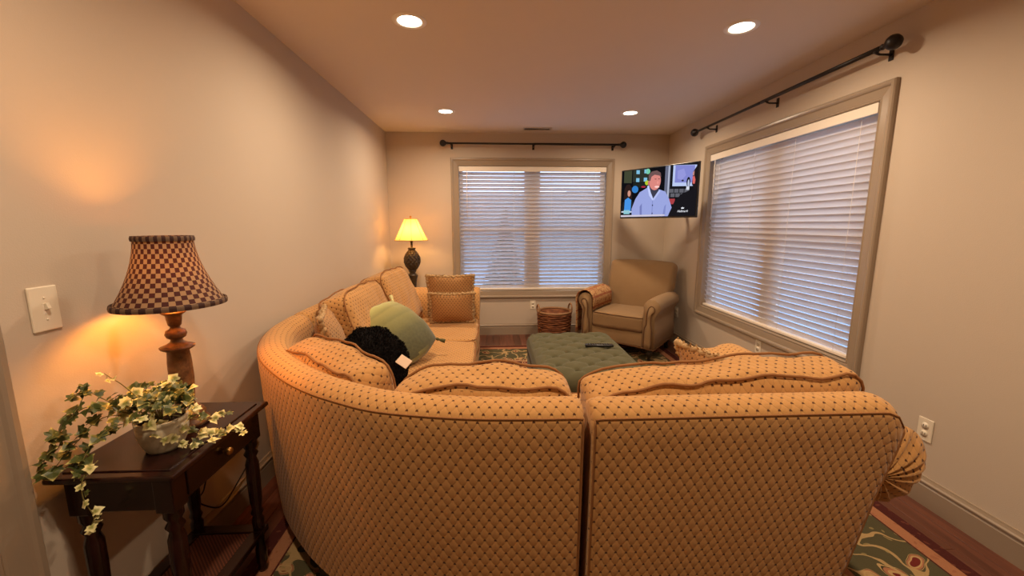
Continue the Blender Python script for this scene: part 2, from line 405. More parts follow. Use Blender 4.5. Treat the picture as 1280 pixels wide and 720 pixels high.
def box_cushion(name, w, d, t, parent, mat='sofa', pipe='piping', r=0.035, puff=0.35, wr=0.006, deform=None, seed=0, loc=(0, 0, 0), rot=(0, 0, 0), pr=0.0048, wob=0.0):
    V, F = rounded_grid(w, d, t, r)
    def df(p):
        u, v = 2*p.x/w, 2*p.y/d
        k = max(0, 1-u*u)**0.5*max(0, 1-v*v)**0.5
        q = Vector((p.x, p.y, p.z*(1+puff*k)))
        cx = 1+0.03*(1-v*v); cy = 1+0.03*(1-u*u); q.x *= cx; q.y *= cy
        nn = Vector((nz((q.x+seed, q.y, q.z), 9), nz((q.x, q.y+seed, q.z), 9), nz((q.x, q.y, q.z+seed), 9)))
        n2 = nz((q.x*18+seed, q.y*18, q.z*10))
        q += nn*wr*1.5; q.z += n2*wr*0.6
        if wob: q.y += wob*math.sin(q.x*19+seed)+wob*0.6*math.sin(q.x*41+seed*2)
        if deform: q = deform(q)
        return q
    uvs = None
    o = mesh(name, [df(p) for p in V], F, mat, parent, True, fix=False)
    o.location = loc; o.rotation_euler = rot
    if pipe:
        loops = []
        rc = r*1.4
        for s in (-1, 1):
            L = []
            for (cx, cy, a0) in ((w/2-rc, d/2-rc, 0), (-w/2+rc, d/2-rc, 90), (-w/2+rc, -d/2+rc, 180), (w/2-rc, -d/2+rc, 270)):
                for k in range(5):
                    a = R(a0+k*22.5); L.append((cx+rc*math.cos(a), cy+rc*math.sin(a)))
            dense = []
            for i in range(len(L)):
                a, b = Vector(L[i]), Vector(L[(i+1) % len(L)]); m = max(1, int((b-a).length/0.03))
                for k in range(m): dense.append(a.lerp(b, k/m))
            loops.append([df(Vector((q.x*0.992, q.y*0.992, s*(t/2-r*0.22)))) for q in dense])
        p = multitube('piping', loops, pr, pipe, o, 6, True)
    return o
def knife_pillow(name, w, h, t, parent, mat, loc, rot, n=22, dog=0.07, seed=0.0, wr=0.006, puffexp=0.5, fringe=None, label=None, cat=None, group=None, pipe=None, deform=None):
    V, F, top, bot = [], [], {}, {}
    def pos(u, v, s):
        x = w/2*u*(1-dog*(1-v*v)); y = h/2*v*(1-dog*(1-u*u))
        z = s*t/2*(max(0, (1-u*u)*(1-v*v)))**puffexp
        q = Vector((x, y, z)); q.z += wr*nz((x*14+seed, y*14, s*3)); q.x += wr*nz((x*9, y*9+seed, s)); 
        if deform: q = deform(q)
        return q
    for s, dct in ((1, top), (-1, bot)):
        for i in range(n+1):
            for j in range(n+1):
                edge = i in (0, n) or j in (0, n)
                if s == -1 and edge: dct[i, j] = top[i, j]; continue
                u = math.sin(PI/2*(2*i/n-1)); v = math.sin(PI/2*(2*j/n-1))
                dct[i, j] = len(V); V.append(pos(u, v, s))
        for i in range(n):
            for j in range(n):
                q = (dct[i, j], dct[i+1, j], dct[i+1, j+1], dct[i, j+1]); F.append(q if s > 0 else q[::-1])
    root = None
    if parent is None:
        root = thing(name, label, cat, loc, 0, group); root.rotation_euler = rot
        o = mesh('cover', V, F, mat, root, fix=False)
    else:
        root = o = mesh(name, V, F, mat, parent, fix=False); o.location = loc; o.rotation_euler = rot
    edge = [V[top[i, 0]] for i in range(n)]+[V[top[n, j]] for j in range(n)]+[V[top[n-i, n]] for i in range(n)]+[V[top[0, n-j]] for j in range(n)]
    if pipe: tube('piping', edge, 0.005, pipe, root, 6, True)
    if fringe:
        rnd = random.Random(seed); ed2 = catmull(edge, 3, True); FV, FF = tube_data([p+Vector((0, 0, 0.007*math.sin(k_*1.3)))+Vector((0.004*math.sin(k_*0.9), 0.004*math.cos(k_*1.1), 0)) for k_, p in enumerate(ed2)], 0.0135, 6, True)
        m = len(edge)
        for k in range(m):
            a, b = edge[k], edge[(k+1) % m]; steps = max(1, int((b-a).length/0.006))
            for q in range(steps):
                p = a.lerp(b, (q+rnd.random())/steps); d = (b-a).normalized(); outw = Vector((d.y, -d.x, 0))
                L = fringe*rnd.uniform(0.35, 0.75); side = Vector((0, 0, 1))*rnd.uniform(-0.6, 0.6)+d*rnd.uniform(-0.5, 0.5)
                mid = p+(outw+side*0.6).normalized()*L*0.55; end = mid+(outw*0.55+side).normalized()*L*0.55
                i0 = len(FV); wv = d*0.004+Vector((0, 0, 0.001))
                FV += [p-wv, p+wv, mid+wv*1.2, mid-wv*1.2, end+wv*0.8, end-wv*0.8]
                FF += [(i0, i0+1, i0+2, i0+3), (i0+3, i0+2, i0+4, i0+5)]
        f = mesh('fringe', FV, FF, 'fringe', root, fix=False); f['kind'] = 'stuff'
    return root

# ================================================================ ROOM SHELL
fl = struct('floor')
box('subfloor', XL-0.15, XR+0.15, YF-0.15, YB+0.15, -0.12, -0.021, 'blackwood', fl)
pw = 0.0831; ncol = int(round((XR-XL)/pw)); pw = (XR-XL)/ncol
pl_mesh = {}
rnd = random.Random(3)
for i in range(ncol):
    y = YF-rnd.random()*1.2
    while y < YB:
        L = rnd.choice((1.2, 1.5, 1.8)); y0, y1 = max(y, YF), min(y+L, YB)
        if y1-y0 > 0.02:
            key = round(y1-y0, 3)
            if key not in pl_mesh:
                o = box('plank', -pw/2+0.0007, pw/2-0.0007, 0.0007, (y1-y0)-0.0007, -0.02, 0, 'floorwood', fl, 0.0012, 1); pl_mesh[key] = o.data
            else:
                o = bpy.data.objects.new('plank', pl_mesh[key]); C.objects.link(o); o.parent = fl
            o.location = (XL+pw*(i+0.5), y0, 0)
        y += L
o = box('ceiling', XL-0.15, XR+0.15, YF-0.15, YB+0.15, H, H+0.12, 'ceiling'); o['kind'] = 'structure'
def wall_with_hole(name, fn, a0, a1, hole, mat='wall', th=0.15):
    b = bmesh.new()
    h0, h1, z0, z1 = hole
    for (p, q, r_, s) in ((a0, h0, 0, H), (h1, a1, 0, H), (h0, h1, 0, z0), (h0, h1, z1, H)):
        if q-p > 1e-4 and s-r_ > 1e-4: bm_box(b, *fn(p, q), r_, s)
    o = bmobj(name, b, mat); o['kind'] = 'structure'; return o
BW = (-0.485, 1.475, 0.473, 2.153)      # outer casing rectangle, back window
RW = (2.151, 4.067, 0.467, 2.136)       # right window (Y range)
CW = 0.092
wall_with_hole('wall_back', lambda p, q: (p, q, YB, YB+0.15), XL-0.15, XR+0.15, (BW[0]+CW-0.012, BW[1]-CW+0.012, BW[2]+CW-0.012, BW[3]-CW+0.012))
wall_with_hole('wall_right', lambda p, q: (XR, XR+0.15, p, q), YF, YB, (RW[0]+CW-0.012, RW[1]-CW+0.012, RW[2]+CW-0.012, RW[3]-CW+0.012))
DY0, DY1, DZ = 0.14, 0.935, 2.04
wall_with_hole('wall_left', lambda p, q: (XL-0.15, XL, p, q), YF, YB, (DY0, DY1, 0, DZ))
wall_with_hole('wall_front', lambda p, q: (p, q, YF-0.15, YF), XL-0.15, XR+0.15, (0.5, 0.5, 0, H))

def baseboard(name, p0, p1, inward):
    """moulded board: flat body, small cove and bead on top"""
    prof = [(0, 0), (0.016, 0), (0.016, 0.098), (0.012, 0.104), (0.012, 0.110), (0.019, 0.115), (0.019, 0.121), (0.013, 0.127), (0.009, 0.136), (0.007, 0.143), (0, 0.1436)]
    V, F = [], []; n = len(prof)
    for p in (p0, p1):
        for d, z in prof: V.append(Vector((p[0], p[1], z))+Vector((inward[0], inward[1], 0))*d)
    for i in range(n-1): F.append((i, i+1, n+i+1, n+i))
    F += [tuple(range(n)), tuple(range(2*n-1, n-1, -1))]
    o = mesh(name, V, F, 'trim', None, False); o['kind'] = 'structure'; return o
baseboard('baseboard_left', (XL, DY1+0.092), (XL, YB), (1, 0))
baseboard('baseboard_back', (XL+0.02, YB), (XR-0.02, YB), (0, -1))
baseboard('baseboard_right', (XR, YF), (XR, YB), (-1, 0))
baseboard('baseboard_front', (XL+0.02, YF), (XR-0.02, YF), (0, 1))

CAS = [(0.0, 0.0), (0.0, 0.010), (0.006, 0.014), (0.012, 0.010), (0.018, 0.012), (0.060, 0.018), (0.066, 0.024), (0.074, 0.028), (0.086, 0.028), (0.092, 0.022), (0.092, 0.0)]
def casing(parent, w, z0, z1, sides, cw=CW):
    """mitred casing boards around an opening; local x along wall, -y into room. (w, z0, z1) = outer rectangle"""
    rect = [(-w/2, z0), (w/2, z0), (w/2, z1), (-w/2, z1)]
    inr = [(-w/2+cw, z0+cw), (w/2-cw, z0+cw), (w/2-cw, z1-cw), (-w/2+cw, z1-cw)]
    names = ['bottom', 'right', 'top', 'left']
    for k in range(4):
        if names[k] not in sides: continue
        a, b = k, (k+1) % 4; V, F = [], []; n = len(CAS)
        for c in (a, b):
            for t, h in CAS:
                f = t/cw; x = inr[c][0]+(rect[c][0]-inr[c][0])*f; z = inr[c][1]+(rect[c][1]-inr[c][1])*f
                if 'bottom' not in sides and c in (0, 1): z = z0
                V.append((x, -h, z))
        for i in range(n-1): F.append((i, i+1, n+i+1, n+i))
        F += [tuple(range(n)), tuple(range(2*n-1, n-1, -1))]
        mesh('casing_board', V, F, 'trim', parent, False)
def build_window(idx, w, z0, z1, loc, rz):
    root = struct('window_%d' % idx); root.location = loc; root.rotation_euler = (0, 0, rz)
    casing(root, w, z0, z1, ('bottom', 'right', 'top', 'left'))
    a, b, c, d = -w/2+CW, w/2-CW, z0+CW, z1-CW
    # jamb lining
    for (x0, x1, q0, q1) in ((a-0.012, a, c-0.012, d+0.012), (b, b+0.012, c-0.012, d+0.012), (a, b, c-0.012, c), (a, b, d, d+0.012)):
        box('jamb', x0, x1, 0, 0.15, q0, q1, 'trim', root)
    box('mullion', -0.055, 0.055, 0.085, 0.15, c, d, 'sash', root, 0.004)
    mid = c+(d-c)*0.5
    for s in (0, 1):
        x0, x1 = ((a, -0.055), (0.055, b))[s]
        for (q0, q1, y) in ((c, mid+0.018, 0.085), (mid-0.018, d, 0.112)):
            sr = bmesh.new(); fw = 0.042
            for r_ in ((x0, x0+fw, q0, q1), (x1-fw, x1, q0, q1), (x0+fw, x1-fw, q0, q0+fw), (x0+fw, x1-fw, q1-fw, q1)):
                bm_box(sr, r_[0], r_[1], y, y+0.026, r_[2], r_[3])
            sa = bmobj('sash', sr, 'sash', root)
            box('pane', x0+fw, x1-fw, y+0.011, y+0.015, q0+fw, q1-fw, 'glass', sa)
    return root, (a, b, c, d)
def build_blind(rect, loc, rz, label, wand_side, tilt):
    a, b, c, d = rect
    t = thing('window_blind', label, 'blind', loc, rz, 'white slatted blinds in the two windows')
    x0, x1 = a+0.006, b-0.006
    v = box('valance', x0-0.002, x1+0.002, -0.012, 0.0, d-0.062, d-0.004, 'valance', t, 0.003)
    box('headrail', x0, x1, 0.004, 0.055, d-0.045, d-0.005, 'valance', t, 0.002)
    box('bottom_rail', x0, x1, 0.012, 0.060, c+0.006, c+0.026, 'valance', t, 0.004)
    pitch = 0.0450; yc = 0.036; ch = 0.050; al = R(tilt)
    top = d-0.085; n = int((top-(c+0.045))/pitch)+1; pitch = (top-(c+0.05))/(n-1)
    V, F = [], []
    m = 6
    for s in (0, 1):
        for k in range(m+1):
            q = -ch/2+ch*k/m; cr = 0.0035*(1-(2*q/ch)**2)
            for th in (0, 0.0022):
                V.append((x0 if s == 0 else x1, q*math.cos(al)+(cr+th)*math.sin(al), -q*math.sin(al)+(cr+th)*math.cos(al)))
    nn = 2*(m+1)
    for k in range(m):
        for th in (0, 1):
            i = 2*k+th; F.append((i, i+2, nn+i+2, nn+i) if th else (i, nn+i, nn+i+2, i+2))
    F += [(0, 1, nn+1, nn), (2*m, nn+2*m, nn+2*m+1, 2*m+1)]
    for s in (0, nn): F.append(tuple([s+2*k for k in range(m+1)]+[s+2*k+1 for k in range(m, -1, -1)]))
    first = None
    for i in range(n):
        if first is None: o = first = mesh('slat', V, F, 'slat', t, False)
        else: o = bpy.data.objects.new('slat', first.data); C.objects.link(o); o.parent = t
        o.location = (0, yc, top-pitch*i); o.rotation_euler = (random.uniform(-0.02, 0.02), 0, 0)
    for fx in (0.07, 0.37, 0.63, 0.93):
        x = x0+(x1-x0)*fx
        V2, F2 = [], []
        for yy in (yc-0.020, yc+0.021):
            vv, ff = tube_data([(x, yy, d-0.05), (x, yy, c+0.02)], 0.0011, 5, False, len(V2)); V2 += vv; F2 += ff
        mesh('ladder_cord', V2, F2, 'valance', t)
    xw = x0+0.09 if wand_side < 0 else x1-0.09
    tube('tilt_wand', [(xw, -0.016, d-0.06), (xw, -0.017, d-0.3), (xw, -0.016, d-0.62)], 0.0045, 'valance', t, 6)
    return t
w1, r1 = build_window(1, BW[1]-BW[0], BW[2], BW[3], ((BW[0]+BW[1])/2, YB, 0), 0)
build_blind(r1, ((BW[0]+BW[1])/2, YB, 0), 0, 'white horizontal slat blind in the window above the wicker basket', -1, 48)
w2, r2 = build_window(2, RW[1]-RW[0], RW[2], RW[3], (XR, (RW[0]+RW[1])/2, 0), R(-90))
build_blind(r2, (XR, (RW[0]+RW[1])/2, 0), R(-90), 'white horizontal slat blind in the window between television and bare wall', -1, 61)

# door in the left wall (only its casing shows)
d1 = struct('door_1'); d1.location = (XL, (DY0+DY1)/2, 0); d1.rotation_euler = (0, 0, R(90))
casing(d1, DY1-DY0+2*CW, 0, DZ+CW, ('right', 'top', 'left'))
dw = (DY1-DY0)/2
for (x0, x1, q0, q1) in ((-dw, -dw+0.015, 0, DZ), (dw-0.015, dw, 0, DZ), (-dw, dw, DZ-0.015, DZ)): box('jamb', x0, x1, 0, 0.15, q0, q1, 'trim', d1)
slab = box('door_slab', -dw+0.018, dw-0.018, 0.02, 0.058, 0.008, DZ-0.018, 'trim', d1)
for (q0, q1) in ((0.22, 0.95), (1.15, 1.9)):
    for s in (-1, 1): box('door_panel', min(s*0.05, s*(dw-0.12)), max(s*0.05, s*(dw-0.12)), 0.008, 0.022, q0, q1, 'trim', slab, 0.008, 2)
lathe('door_knob', [(0.0, 0), (0.03, 0), (0.03, 0.006), (0.012, 0.01), (0.012, 0.03), (0.027, 0.045), (0.024, 0.06), (0, 0.065)], 'brass', slab, 20).location = (dw-0.09, 0.02, 0.95)
slab.children[-1].rotation_euler = (R(90), 0, 0)

# ceiling can lights
def can_light(x, y, label, group):
    t = thing('recessed_light', label, 'ceiling light', (x, y, H), 0, group)
    lathe('trim_ring', [(0.062, 0.0), (0.062, -0.003), (0.070, -0.006), (0.086, -0.005), (0.090, 0.0)], 'whitetrim', t, 36)
    lathe('lens', [(0.0, -0.0035), (0.03, -0.0035), (0.063, -0.002)], 'lens', t, 36)
    ld = bpy.data.lights.new('can_lamp', 'AREA'); ld.shape = 'DISK'; ld.size = 0.125; ld.energy = CAN_POWER; ld.color = CAN_COLOR; ld.spread = R(165)
    lo = bpy.data.objects.new('can_lamp', ld); C.objects.link(lo); lo.parent = t; lo.location = (0, 0, -0.012)
    return t
g = 'recessed ceiling lights'
can_light(-0.429, 2.353, 'round recessed ceiling light above the curved sofa corner', g)
can_light(1.367, 2.335, 'round recessed ceiling light beside the wide window on the right wall', g)
can_light(-0.435, 4.077, 'round recessed ceiling light nearest the pineapple lamp', g)
can_light(1.337, 4.046, 'round recessed ceiling light above armchair and television', g)
can_light(-0.43, 0.62, 'round recessed ceiling light behind the sofa on the door side', g)
can_light(1.36, 0.62, 'round recessed ceiling light behind the sofa by the bare wall', g)
# air vent
t = thing('air_vent', 'small metal air vent in the ceiling above the far curtain rod', 'vent', (0.513, 4.74, H))
b = bmesh.new()
for r_ in ((-0.16, 0.16, -0.065, -0.05), (-0.16, 0.16, 0.05, 0.065), (-0.16, -0.145, -0.05, 0.05), (0.145, 0.16, -0.05, 0.05)): bm_box(b, *r_, -0.008, 0)
bmobj('frame', b, 'vent', t)
box('backing', -0.145, 0.145, -0.05, 0.05, -0.002, 0, 'slot', t)
for i in range(14):
    o = box('louver', -0.0012, 0.0012, -0.05, 0.05, -0.007, -0.001, 'vent', t); o.location.x = -0.135+0.0208*i; o.rotation_euler = (0, R(25 if i < 7 else -25), 0)

# wall plates
def outlet(loc, rz, label):
    t = thing('wall_outlet', label, 'outlet', loc, rz, 'wall outlets')
    box('plate', -0.035, 0.035, -0.005, 0, -0.0575, 0.0575, 'ivory', t, 0.003)
    for z in (-0.02, 0.02):
        s = lathe('socket', [(0, 0.0), (0.0165, 0.0), (0.0165, 0.0025), (0.0, 0.003)], 'ivory', t, 20); s.location = (0, -0.0048, z); s.rotation_euler = (R(90), 0, 0)
        for x in (-0.006, 0.006):
            box('slot', x-0.0011, x+0.0011, -0.0085, -0.0076, z-0.003, z+0.006, 'slot', t)
    return t
outlet((0.503, YB, 0.379), 0, 'ivory wall outlet beside the wicker basket below the window')
outlet((XR, 1.766, 0.373), R(-90), 'ivory wall outlet on bare wall beside the rolled sofa arm')
outlet((XR, 3.043, 0.406), R(-90), 'ivory wall outlet under the right-wall window behind the fringed pillow')
outlet((XR, 4.497, 0.372), R(-90), 'ivory wall outlet behind the armchair')
t = thing('light_switch', 'ivory toggle light switch on wall beside the checkered lamp', 'light switch', (XL, 1.147, 1.147), R(90))
box('plate', -0.037, 0.037, -0.006, 0, -0.062, 0.062, 'ivory', t, 0.0035)
o = box('toggle', -0.0045, 0.0045, -0.018, -0.004, -0.006, 0.012, 'ivory', t, 0.0015); o.rotation_euler = (R(-18), 0, 0)
box('toggle_surround', -0.007, 0.007, -0.0068, -0.005, -0.0155, 0.0155, 'valance', t)
for z in (-0.03, 0.03):
    s = lathe('screw', [(0, 0), (0.0032, 0), (0.0028, 0.0012), (0, 0.0015)], 'ivory', t, 10); s.location = (0, -0.0058, z); s.rotation_euler = (R(90), 0, 0)

# curtain rods
def curtain_rod(loc, rz, L, brackets, label):
    t = thing('curtain_rod', label, 'curtain rod', loc, rz, 'curtain rods')
    tube('rod', [(-L/2, 0, 0), (0, 0, 0), (L/2, 0, 0)], 0.0105, 'blackmetal', t, 12)
    tube('inner_rod', [(0, 0, 0), (L/2-0.02, 0, 0)], 0.0125, 'blackmetal', t, 12)
    for s in (-1, 1):
        f = lathe('finial', [(0, 0), (0.013, 0), (0.016, 0.006), (0.013, 0.012), (0.012, 0.02), (0.022, 0.032), (0.034, 0.048), (0.038, 0.064), (0.034, 0.080), (0.022, 0.094), (0.008, 0.1), (0, 0.1)], 'blackmetal', t, 20)
        f.location = (s*(L/2-0.02), 0, 0); f.rotation_euler = (0, R(90*s), 0)
    for x in brackets:
        V, F = tube_data([(x, 0.088, -0.022), (x, 0.02, -0.022), (x, 0.0, -0.016)], 0.006, 8)
        v2, f2 = tube_data([(x, 0.0, -0.015), (x, 0.0, -0.008)], 0.013, 10, False, len(V)); V += v2; F += f2
        br = mesh('bracket', V, F, 'blackmetal', t)
        box('mount_plate', x-0.013, x+0.013, 0.084, 0.09, -0.052, 0.014, 'blackmetal', br, 0.002)
curtain_rod(((-0.566+1.553)/2, YB-0.09, 2.302), 0, 2.02, (-0.96, 0, 0.95), 'black iron curtain rod with ball finials over the window above the basket')
curtain_rod((XR-0.09, (4.179+2.12)/2, 2.292), R(-90), 1.96, (-0.77, 0.06, 0.93), 'black iron curtain rod with ball finials over the right-wall window')

# outside
o = box('ground_outside', -30, 40, -10, 45, -0.75, -0.6, 'lawn'); o['kind'] = 'structure'
def conifer(loc, h, r, label):
    t = thing('evergreen_tree', label, 'tree', loc, 0, 'evergreens outside the windows')
    lathe('trunk', [(0.09, 0), (0.06, h*0.5), (0.01, h*0.97)], 'bark', t, 10)
    V, F = [], []; rr = random.Random(h)
    for i in range(900):
        f = rr.random()**0.7; z = h*(0.08+0.92*(1-f)); rad = r*f*(0.5+0.5*rr.random()); a = rr.random()*2*PI
        c = Vector((rad*math.cos(a), rad*math.sin(a), z)); d = Vector((math.cos(a), math.sin(a), -0.5)).normalized(); s = Vector((-math.sin(a), math.cos(a), 0))
        L = 0.16+0.18*f; i0 = len(V); V += [c-d*L*0.5-s*0.05, c-d*L*0.5+s*0.05, c+d*L*0.5]; F.append((i0, i0+1, i0+2))
    f = mesh('foliage', V, F, 'evergreen', t, False, fix=False); f['kind'] = 'stuff'
conifer((0.28, 9.0, -0.6), 2.35, 0.75, 'small dark evergreen tree outside the window above the basket')

M['backdrop'] = plain('pale_backdrop_leaves', lin(124, 132, 136), 0.95, 0.1, var=0.35, scale=1.5)
def backdrop(p0, p1, h, label):  # added leafy bank, invented to dim the sky showing between blind slats
    t = thing('backdrop', label, 'backdrop', ((p0[0]+p1[0])/2, (p0[1]+p1[1])/2, -0.6), 0, 'added backdrops outside the windows')
    a, b_ = Vector((*p0, 0)), Vector((*p1, 0)); mid = (a+b_)/2; d = (b_-a).normalized(); nr = Vector((d.y, -d.x, 0)); L = (b_-a).length
    V, F = [], []; n = 120; prof = [(-0.9, 0), (-1.0, 0.35), (-0.95, 0.75), (-0.6, 0.95), (0, 1.0), (0.6, 0.95), (0.95, 0.75), (1.0, 0.35), (0.9, 0)]
    for i in range(n+1):
        for (w, z) in prof:
            q = d*(L*(i/n-0.5)); k = 1+0.22*nz((i*0.37, w*2, z*3+h)); V.append(q+nr*w*0.8*k+Vector((0, 0, z*h*(1+0.10*nz((i*0.21, h, 5))+0.05*nz((i*0.9, h, 2))))))
    m = len(prof)
    for i in range(n):
        for k in range(m-1): F.append((i*m+k, i*m+k+1, (i+1)*m+k+1, (i+1)*m+k))
    F += [tuple(range(m)), tuple(range(n*m, n*m+m))]
    mesh('foliage', V, F, 'backdrop', t)
backdrop((-24, 23), (30, 24), 3.7, 'long pale added hedge beyond the lawn outside the window above the basket')
backdrop((22, -9), (23, 20), 3.4, 'long pale added hedge beyond the lawn outside the right-wall window')

# ================================================================ FURNITURE
def wp(o, root):
    """child modelled in world coordinates under a root that stands at its own base"""
    o.matrix_parent_inverse = Matrix.Translation(-Vector(root.location)); return o

# ---------------------------------------------------------------- rug
RX0, RX1, RY0, RY1 = -1.0, 1.915, 0.55, 4.45
rc = ((RX0+RX1)/2, (RY0+RY1)/2)
M['rug'] = rug_mat((RX1-RX0)/2, (RY1-RY0)/2)
t = thing('area_rug', 'floral oriental wool rug in red, tan and green under the seating', 'rug', (rc[0], rc[1], 0))
hx, hy = (RX1-RX0)/2, (RY1-RY0)/2
box('pile', -hx, hx, -hy, hy, 0.0, 0.010, 'rug', t, 0.003)
for s in (-1, 1): box('bound_edge', -hx, hx, min(s*hy, s*(hy+0.012)), max(s*hy, s*(hy+0.012)), 0, 0.009, 'piping', t, 0.003)

# ---------------------------------------------------------------- sectional sofa
BACK = [(0.035, 0.115), (0.022, 0.30), (0.010, 0.55), (0.002, 0.76), (0.0, 0.815), (0.003, 0.830), (0.016, 0.846), (0.038, 0.859), (0.065, 0.864), (0.095, 0.858), (0.122, 0.840), (0.142, 0.80), (0.15, 0.70), (0.15, 0.115)]
def sweep_back(name, path, root, mat='sofa', post=None, edge=0.014, prof=BACK):
    P = [Vector((p[0], p[1], 0)) for p in path]
    n = len(P); V, F, UV = [], [], []
    s = 0; arc = [0]
    for a, b_ in zip(P, P[1:]): s += (b_-a).length; arc.append(s)
    dense = []
    for i, (d, z) in enumerate(prof): dense.append((d, z))
    pl = [0]
    for a, b_ in zip(dense, dense[1:]): pl.append(pl[-1]+math.hypot(b_[0]-a[0], b_[1]-a[1]))
    m = len(dense); cd, cz = 0.075, 0.5
    rings = []
    for i in range(n):
        T = (P[min(i+1, n-1)]-P[max(i-1, 0)]).normalized(); inw = Vector((T.y, -T.x, 0))
        rings.append((P[i], T, inw, arc[i], 0.0))
    first, last = rings[0], rings[-1]
    rings = [(first[0]+first[1]*0.0, first[1], first[2], 0.0, edge), (first[0]+first[1]*edge*0.4, first[1], first[2], edge*0.4, edge*0.35)]+[(r_[0], r_[1], r_[2], r_[3], 0) for r_ in rings if edge < r_[3] < s-edge]+[(last[0]-last[1]*edge*0.4, last[1], last[2], s-edge*0.4, edge*0.35), (last[0], last[1], last[2], s, edge)]
    for (p, T, inw, a, ins) in rings:
        for k, (d, z) in enumerate(dense):
            dd = d+ins*(1 if d < cd else -1); zz = z-(ins if z > 0.5 else 0)
            q = p+inw*dd+Vector((0, 0, zz)); q = post(q) if post else q
            V.append(q); UV.append((a, pl[k]))
    for i in range(len(rings)-1):
        for k in range(m-1):
            F.append((i*m+k, i*m+k+1, (i+1)*m+k+1, (i+1)*m+k))
    F.append(tuple(range(m))); F.append(tuple(range((len(rings)-1)*m, len(rings)*m)))
    o = mesh(name, V, F, mat, root, True, UV)
    wp(o, root)
    # welt along the upper outer edge and down the two ends
    lines = [[V[i*m+5] for i in range(1, len(rings)-1)]]
    w = tube('piping', lines[0], 0.003, 'piping', o, 6)
    for i in (1, len(rings)-2):
        tube('piping', [V[i*m+k] for k in range(0, 6)], 0.003, 'piping', o, 6)
    return o
def prism(name, poly, z0, z1, mat, root, bev=0.02, seg=3):
    b = bmesh.new(); bot = [b.verts.new((x, y, z0)) for x, y in poly]; f = b.faces.new(bot)
    r_ = bmesh.ops.extrude_face_region(b, geom=[f])
    for v in r_['geom']:
        if isinstance(v, bmesh.types.BMVert): v.co.z = z1
    bmesh.ops.recalc_face_normals(b, faces=b.faces)
    if bev: bmesh.ops.bevel(b, geom=list(b.edges), offset=bev, segments=seg, affect='EDGES', profile=0.5, clamp_overlap=True)
    return wp(bmobj(name, b, mat, root, True), root)
def leg_block(root, x, y, h=0.12, w=0.05):
    b = bm_box(bmesh.new(), x-w/2, x+w/2, y-w/2, y+w/2, 0.0, h, 0.004)
    for v in b.verts:
        k = 0.72+0.28*v.co.z/h; v.co.x = x+(v.co.x-x)*k; v.co.y = y+(v.co.y-y)*k
        v.co.z = 0.010+v.co.z*(h-0.010)/h
    return wp(bmobj('leg', b, 'blackwood', root), root)
def rolled_arm(root, mp, L, mat='sofa'):
    """scroll arm: mp maps (outward, along, up) to world; its rear end is a gathered, pleated disc"""
    c = (0.03, 0.60); r_ = 0.13
    prof = [(-0.23, 0.115), (-0.23, 0.30), (-0.225, 0.50), (-0.19, 0.62), (-0.13, 0.70)]
    for k in range(15):
        a = R(125-k*14.5); prof.append((c[0]+r_*math.cos(a), c[1]+r_*math.sin(a)))
    prof += [(-0.06, 0.46), (-0.11, 0.36), (-0.125, 0.115)]
    m = len(prof); V, F, UV = [], [], []
    pl = [0]
    for a, b_ in zip(prof, prof[1:]): pl.append(pl[-1]+math.hypot(b_[0]-a[0], b_[1]-a[1]))
    ys = [(0.0, 1)]+[(0.04+(L-0.08)*i/10, 1) for i in range(11)]+[(L-0.02, 0.99), (L, 0.93)]
    for (y, s) in ys:
        for k, (x, z) in enumerate(prof):
            q = Vector((c[0]+(x-c[0])*s, c[1]+(z-c[1])*s)) if z > 0.45 else Vector((-0.17+(x+0.17)*s, z))
            V.append(mp(q.x, y, q.y)); UV.append((y, pl[k]))
    n = len(ys)
    for i in range(n-1):
        for k in range(m-1): F.append((i*m+k, i*m+k+1, (i+1)*m+k+1, (i+1)*m+k))
        F.append((i*m+m-1, i*m, (i+1)*m, (i+1)*m+m-1))
    F.append(tuple(range(m))); F.append(tuple(range((n-1)*m, n*m)))
    o = wp(mesh('arm', V, F, mat, root, True, UV), root)
    # gathered roll end: dome with radial pleats
    V, F, UV = [], [], []; seg, rg = 96, 9
    for i in range(rg+1):
        f = i/rg; rad = r_*math.sin(f*PI/2)*1.02; dep = 0.075*math.cos(f*PI/2); ox = -0.10*(1-f)
        for j in range(seg):
            a = 2*PI*j/seg; pl_ = 0.011*math.sin(a*15+2.0*math.sin(a*3))*math.sin(f*PI)**0.6
            V.append(mp(c[0]+ox+(rad+pl_*0.4)*math.cos(a), 0.004-dep+pl_*0.9, c[1]+(rad+pl_*0.4)*math.sin(a))); UV.append((rad*math.cos(a)*1.5, rad*math.sin(a)*1.5))
    for i in range(rg):
        for j in range(seg): F.append((i*seg+j, i*seg+(j+1) % seg, (i+1)*seg+(j+1) % seg, (i+1)*seg+j))
    g_ = wp(mesh('gathered_arm_end', V, F, mat, root, True, UV), root)
    return o
SG = 'sections of the gold sectional sofa'
# --- corner section
cs = thing('corner_sofa', 'curved corner piece of the gold dotted sectional, its rounded back beside the side table', 'sofa', (-0.35, 1.75, 0), 0, SG)
ctrl = [(0.262, 1.063), (0.10, 1.065), (-0.10, 1.08), (-0.34, 1.132), (-0.50, 1.212), (-0.64, 1.305), (-0.79, 1.44), (-0.965, 1.645), (-1.09, 1.87), (-1.165, 2.10), (-1.195, 2.36)]
path = [(p.x, p.y) for p in catmull([(x, y, 0) for x, y in ctrl], 6)]
sweep_back('backrest', path, cs)
P3 = [Vector((x, y, 0)) for x, y in path]
inner = []
for i in range(0, len(P3), 3):
    T = (P3[min(i+1, len(P3)-1)]-P3[max(i-1, 0)]).normalized(); q = P3[i]+Vector((T.y, -T.x, 0))*0.165; inner.append((q.x, q.y))
front = [(-0.125, 2.35), (-0.02, 2.20), (0.12, 2.12), (0.255, 2.10)]
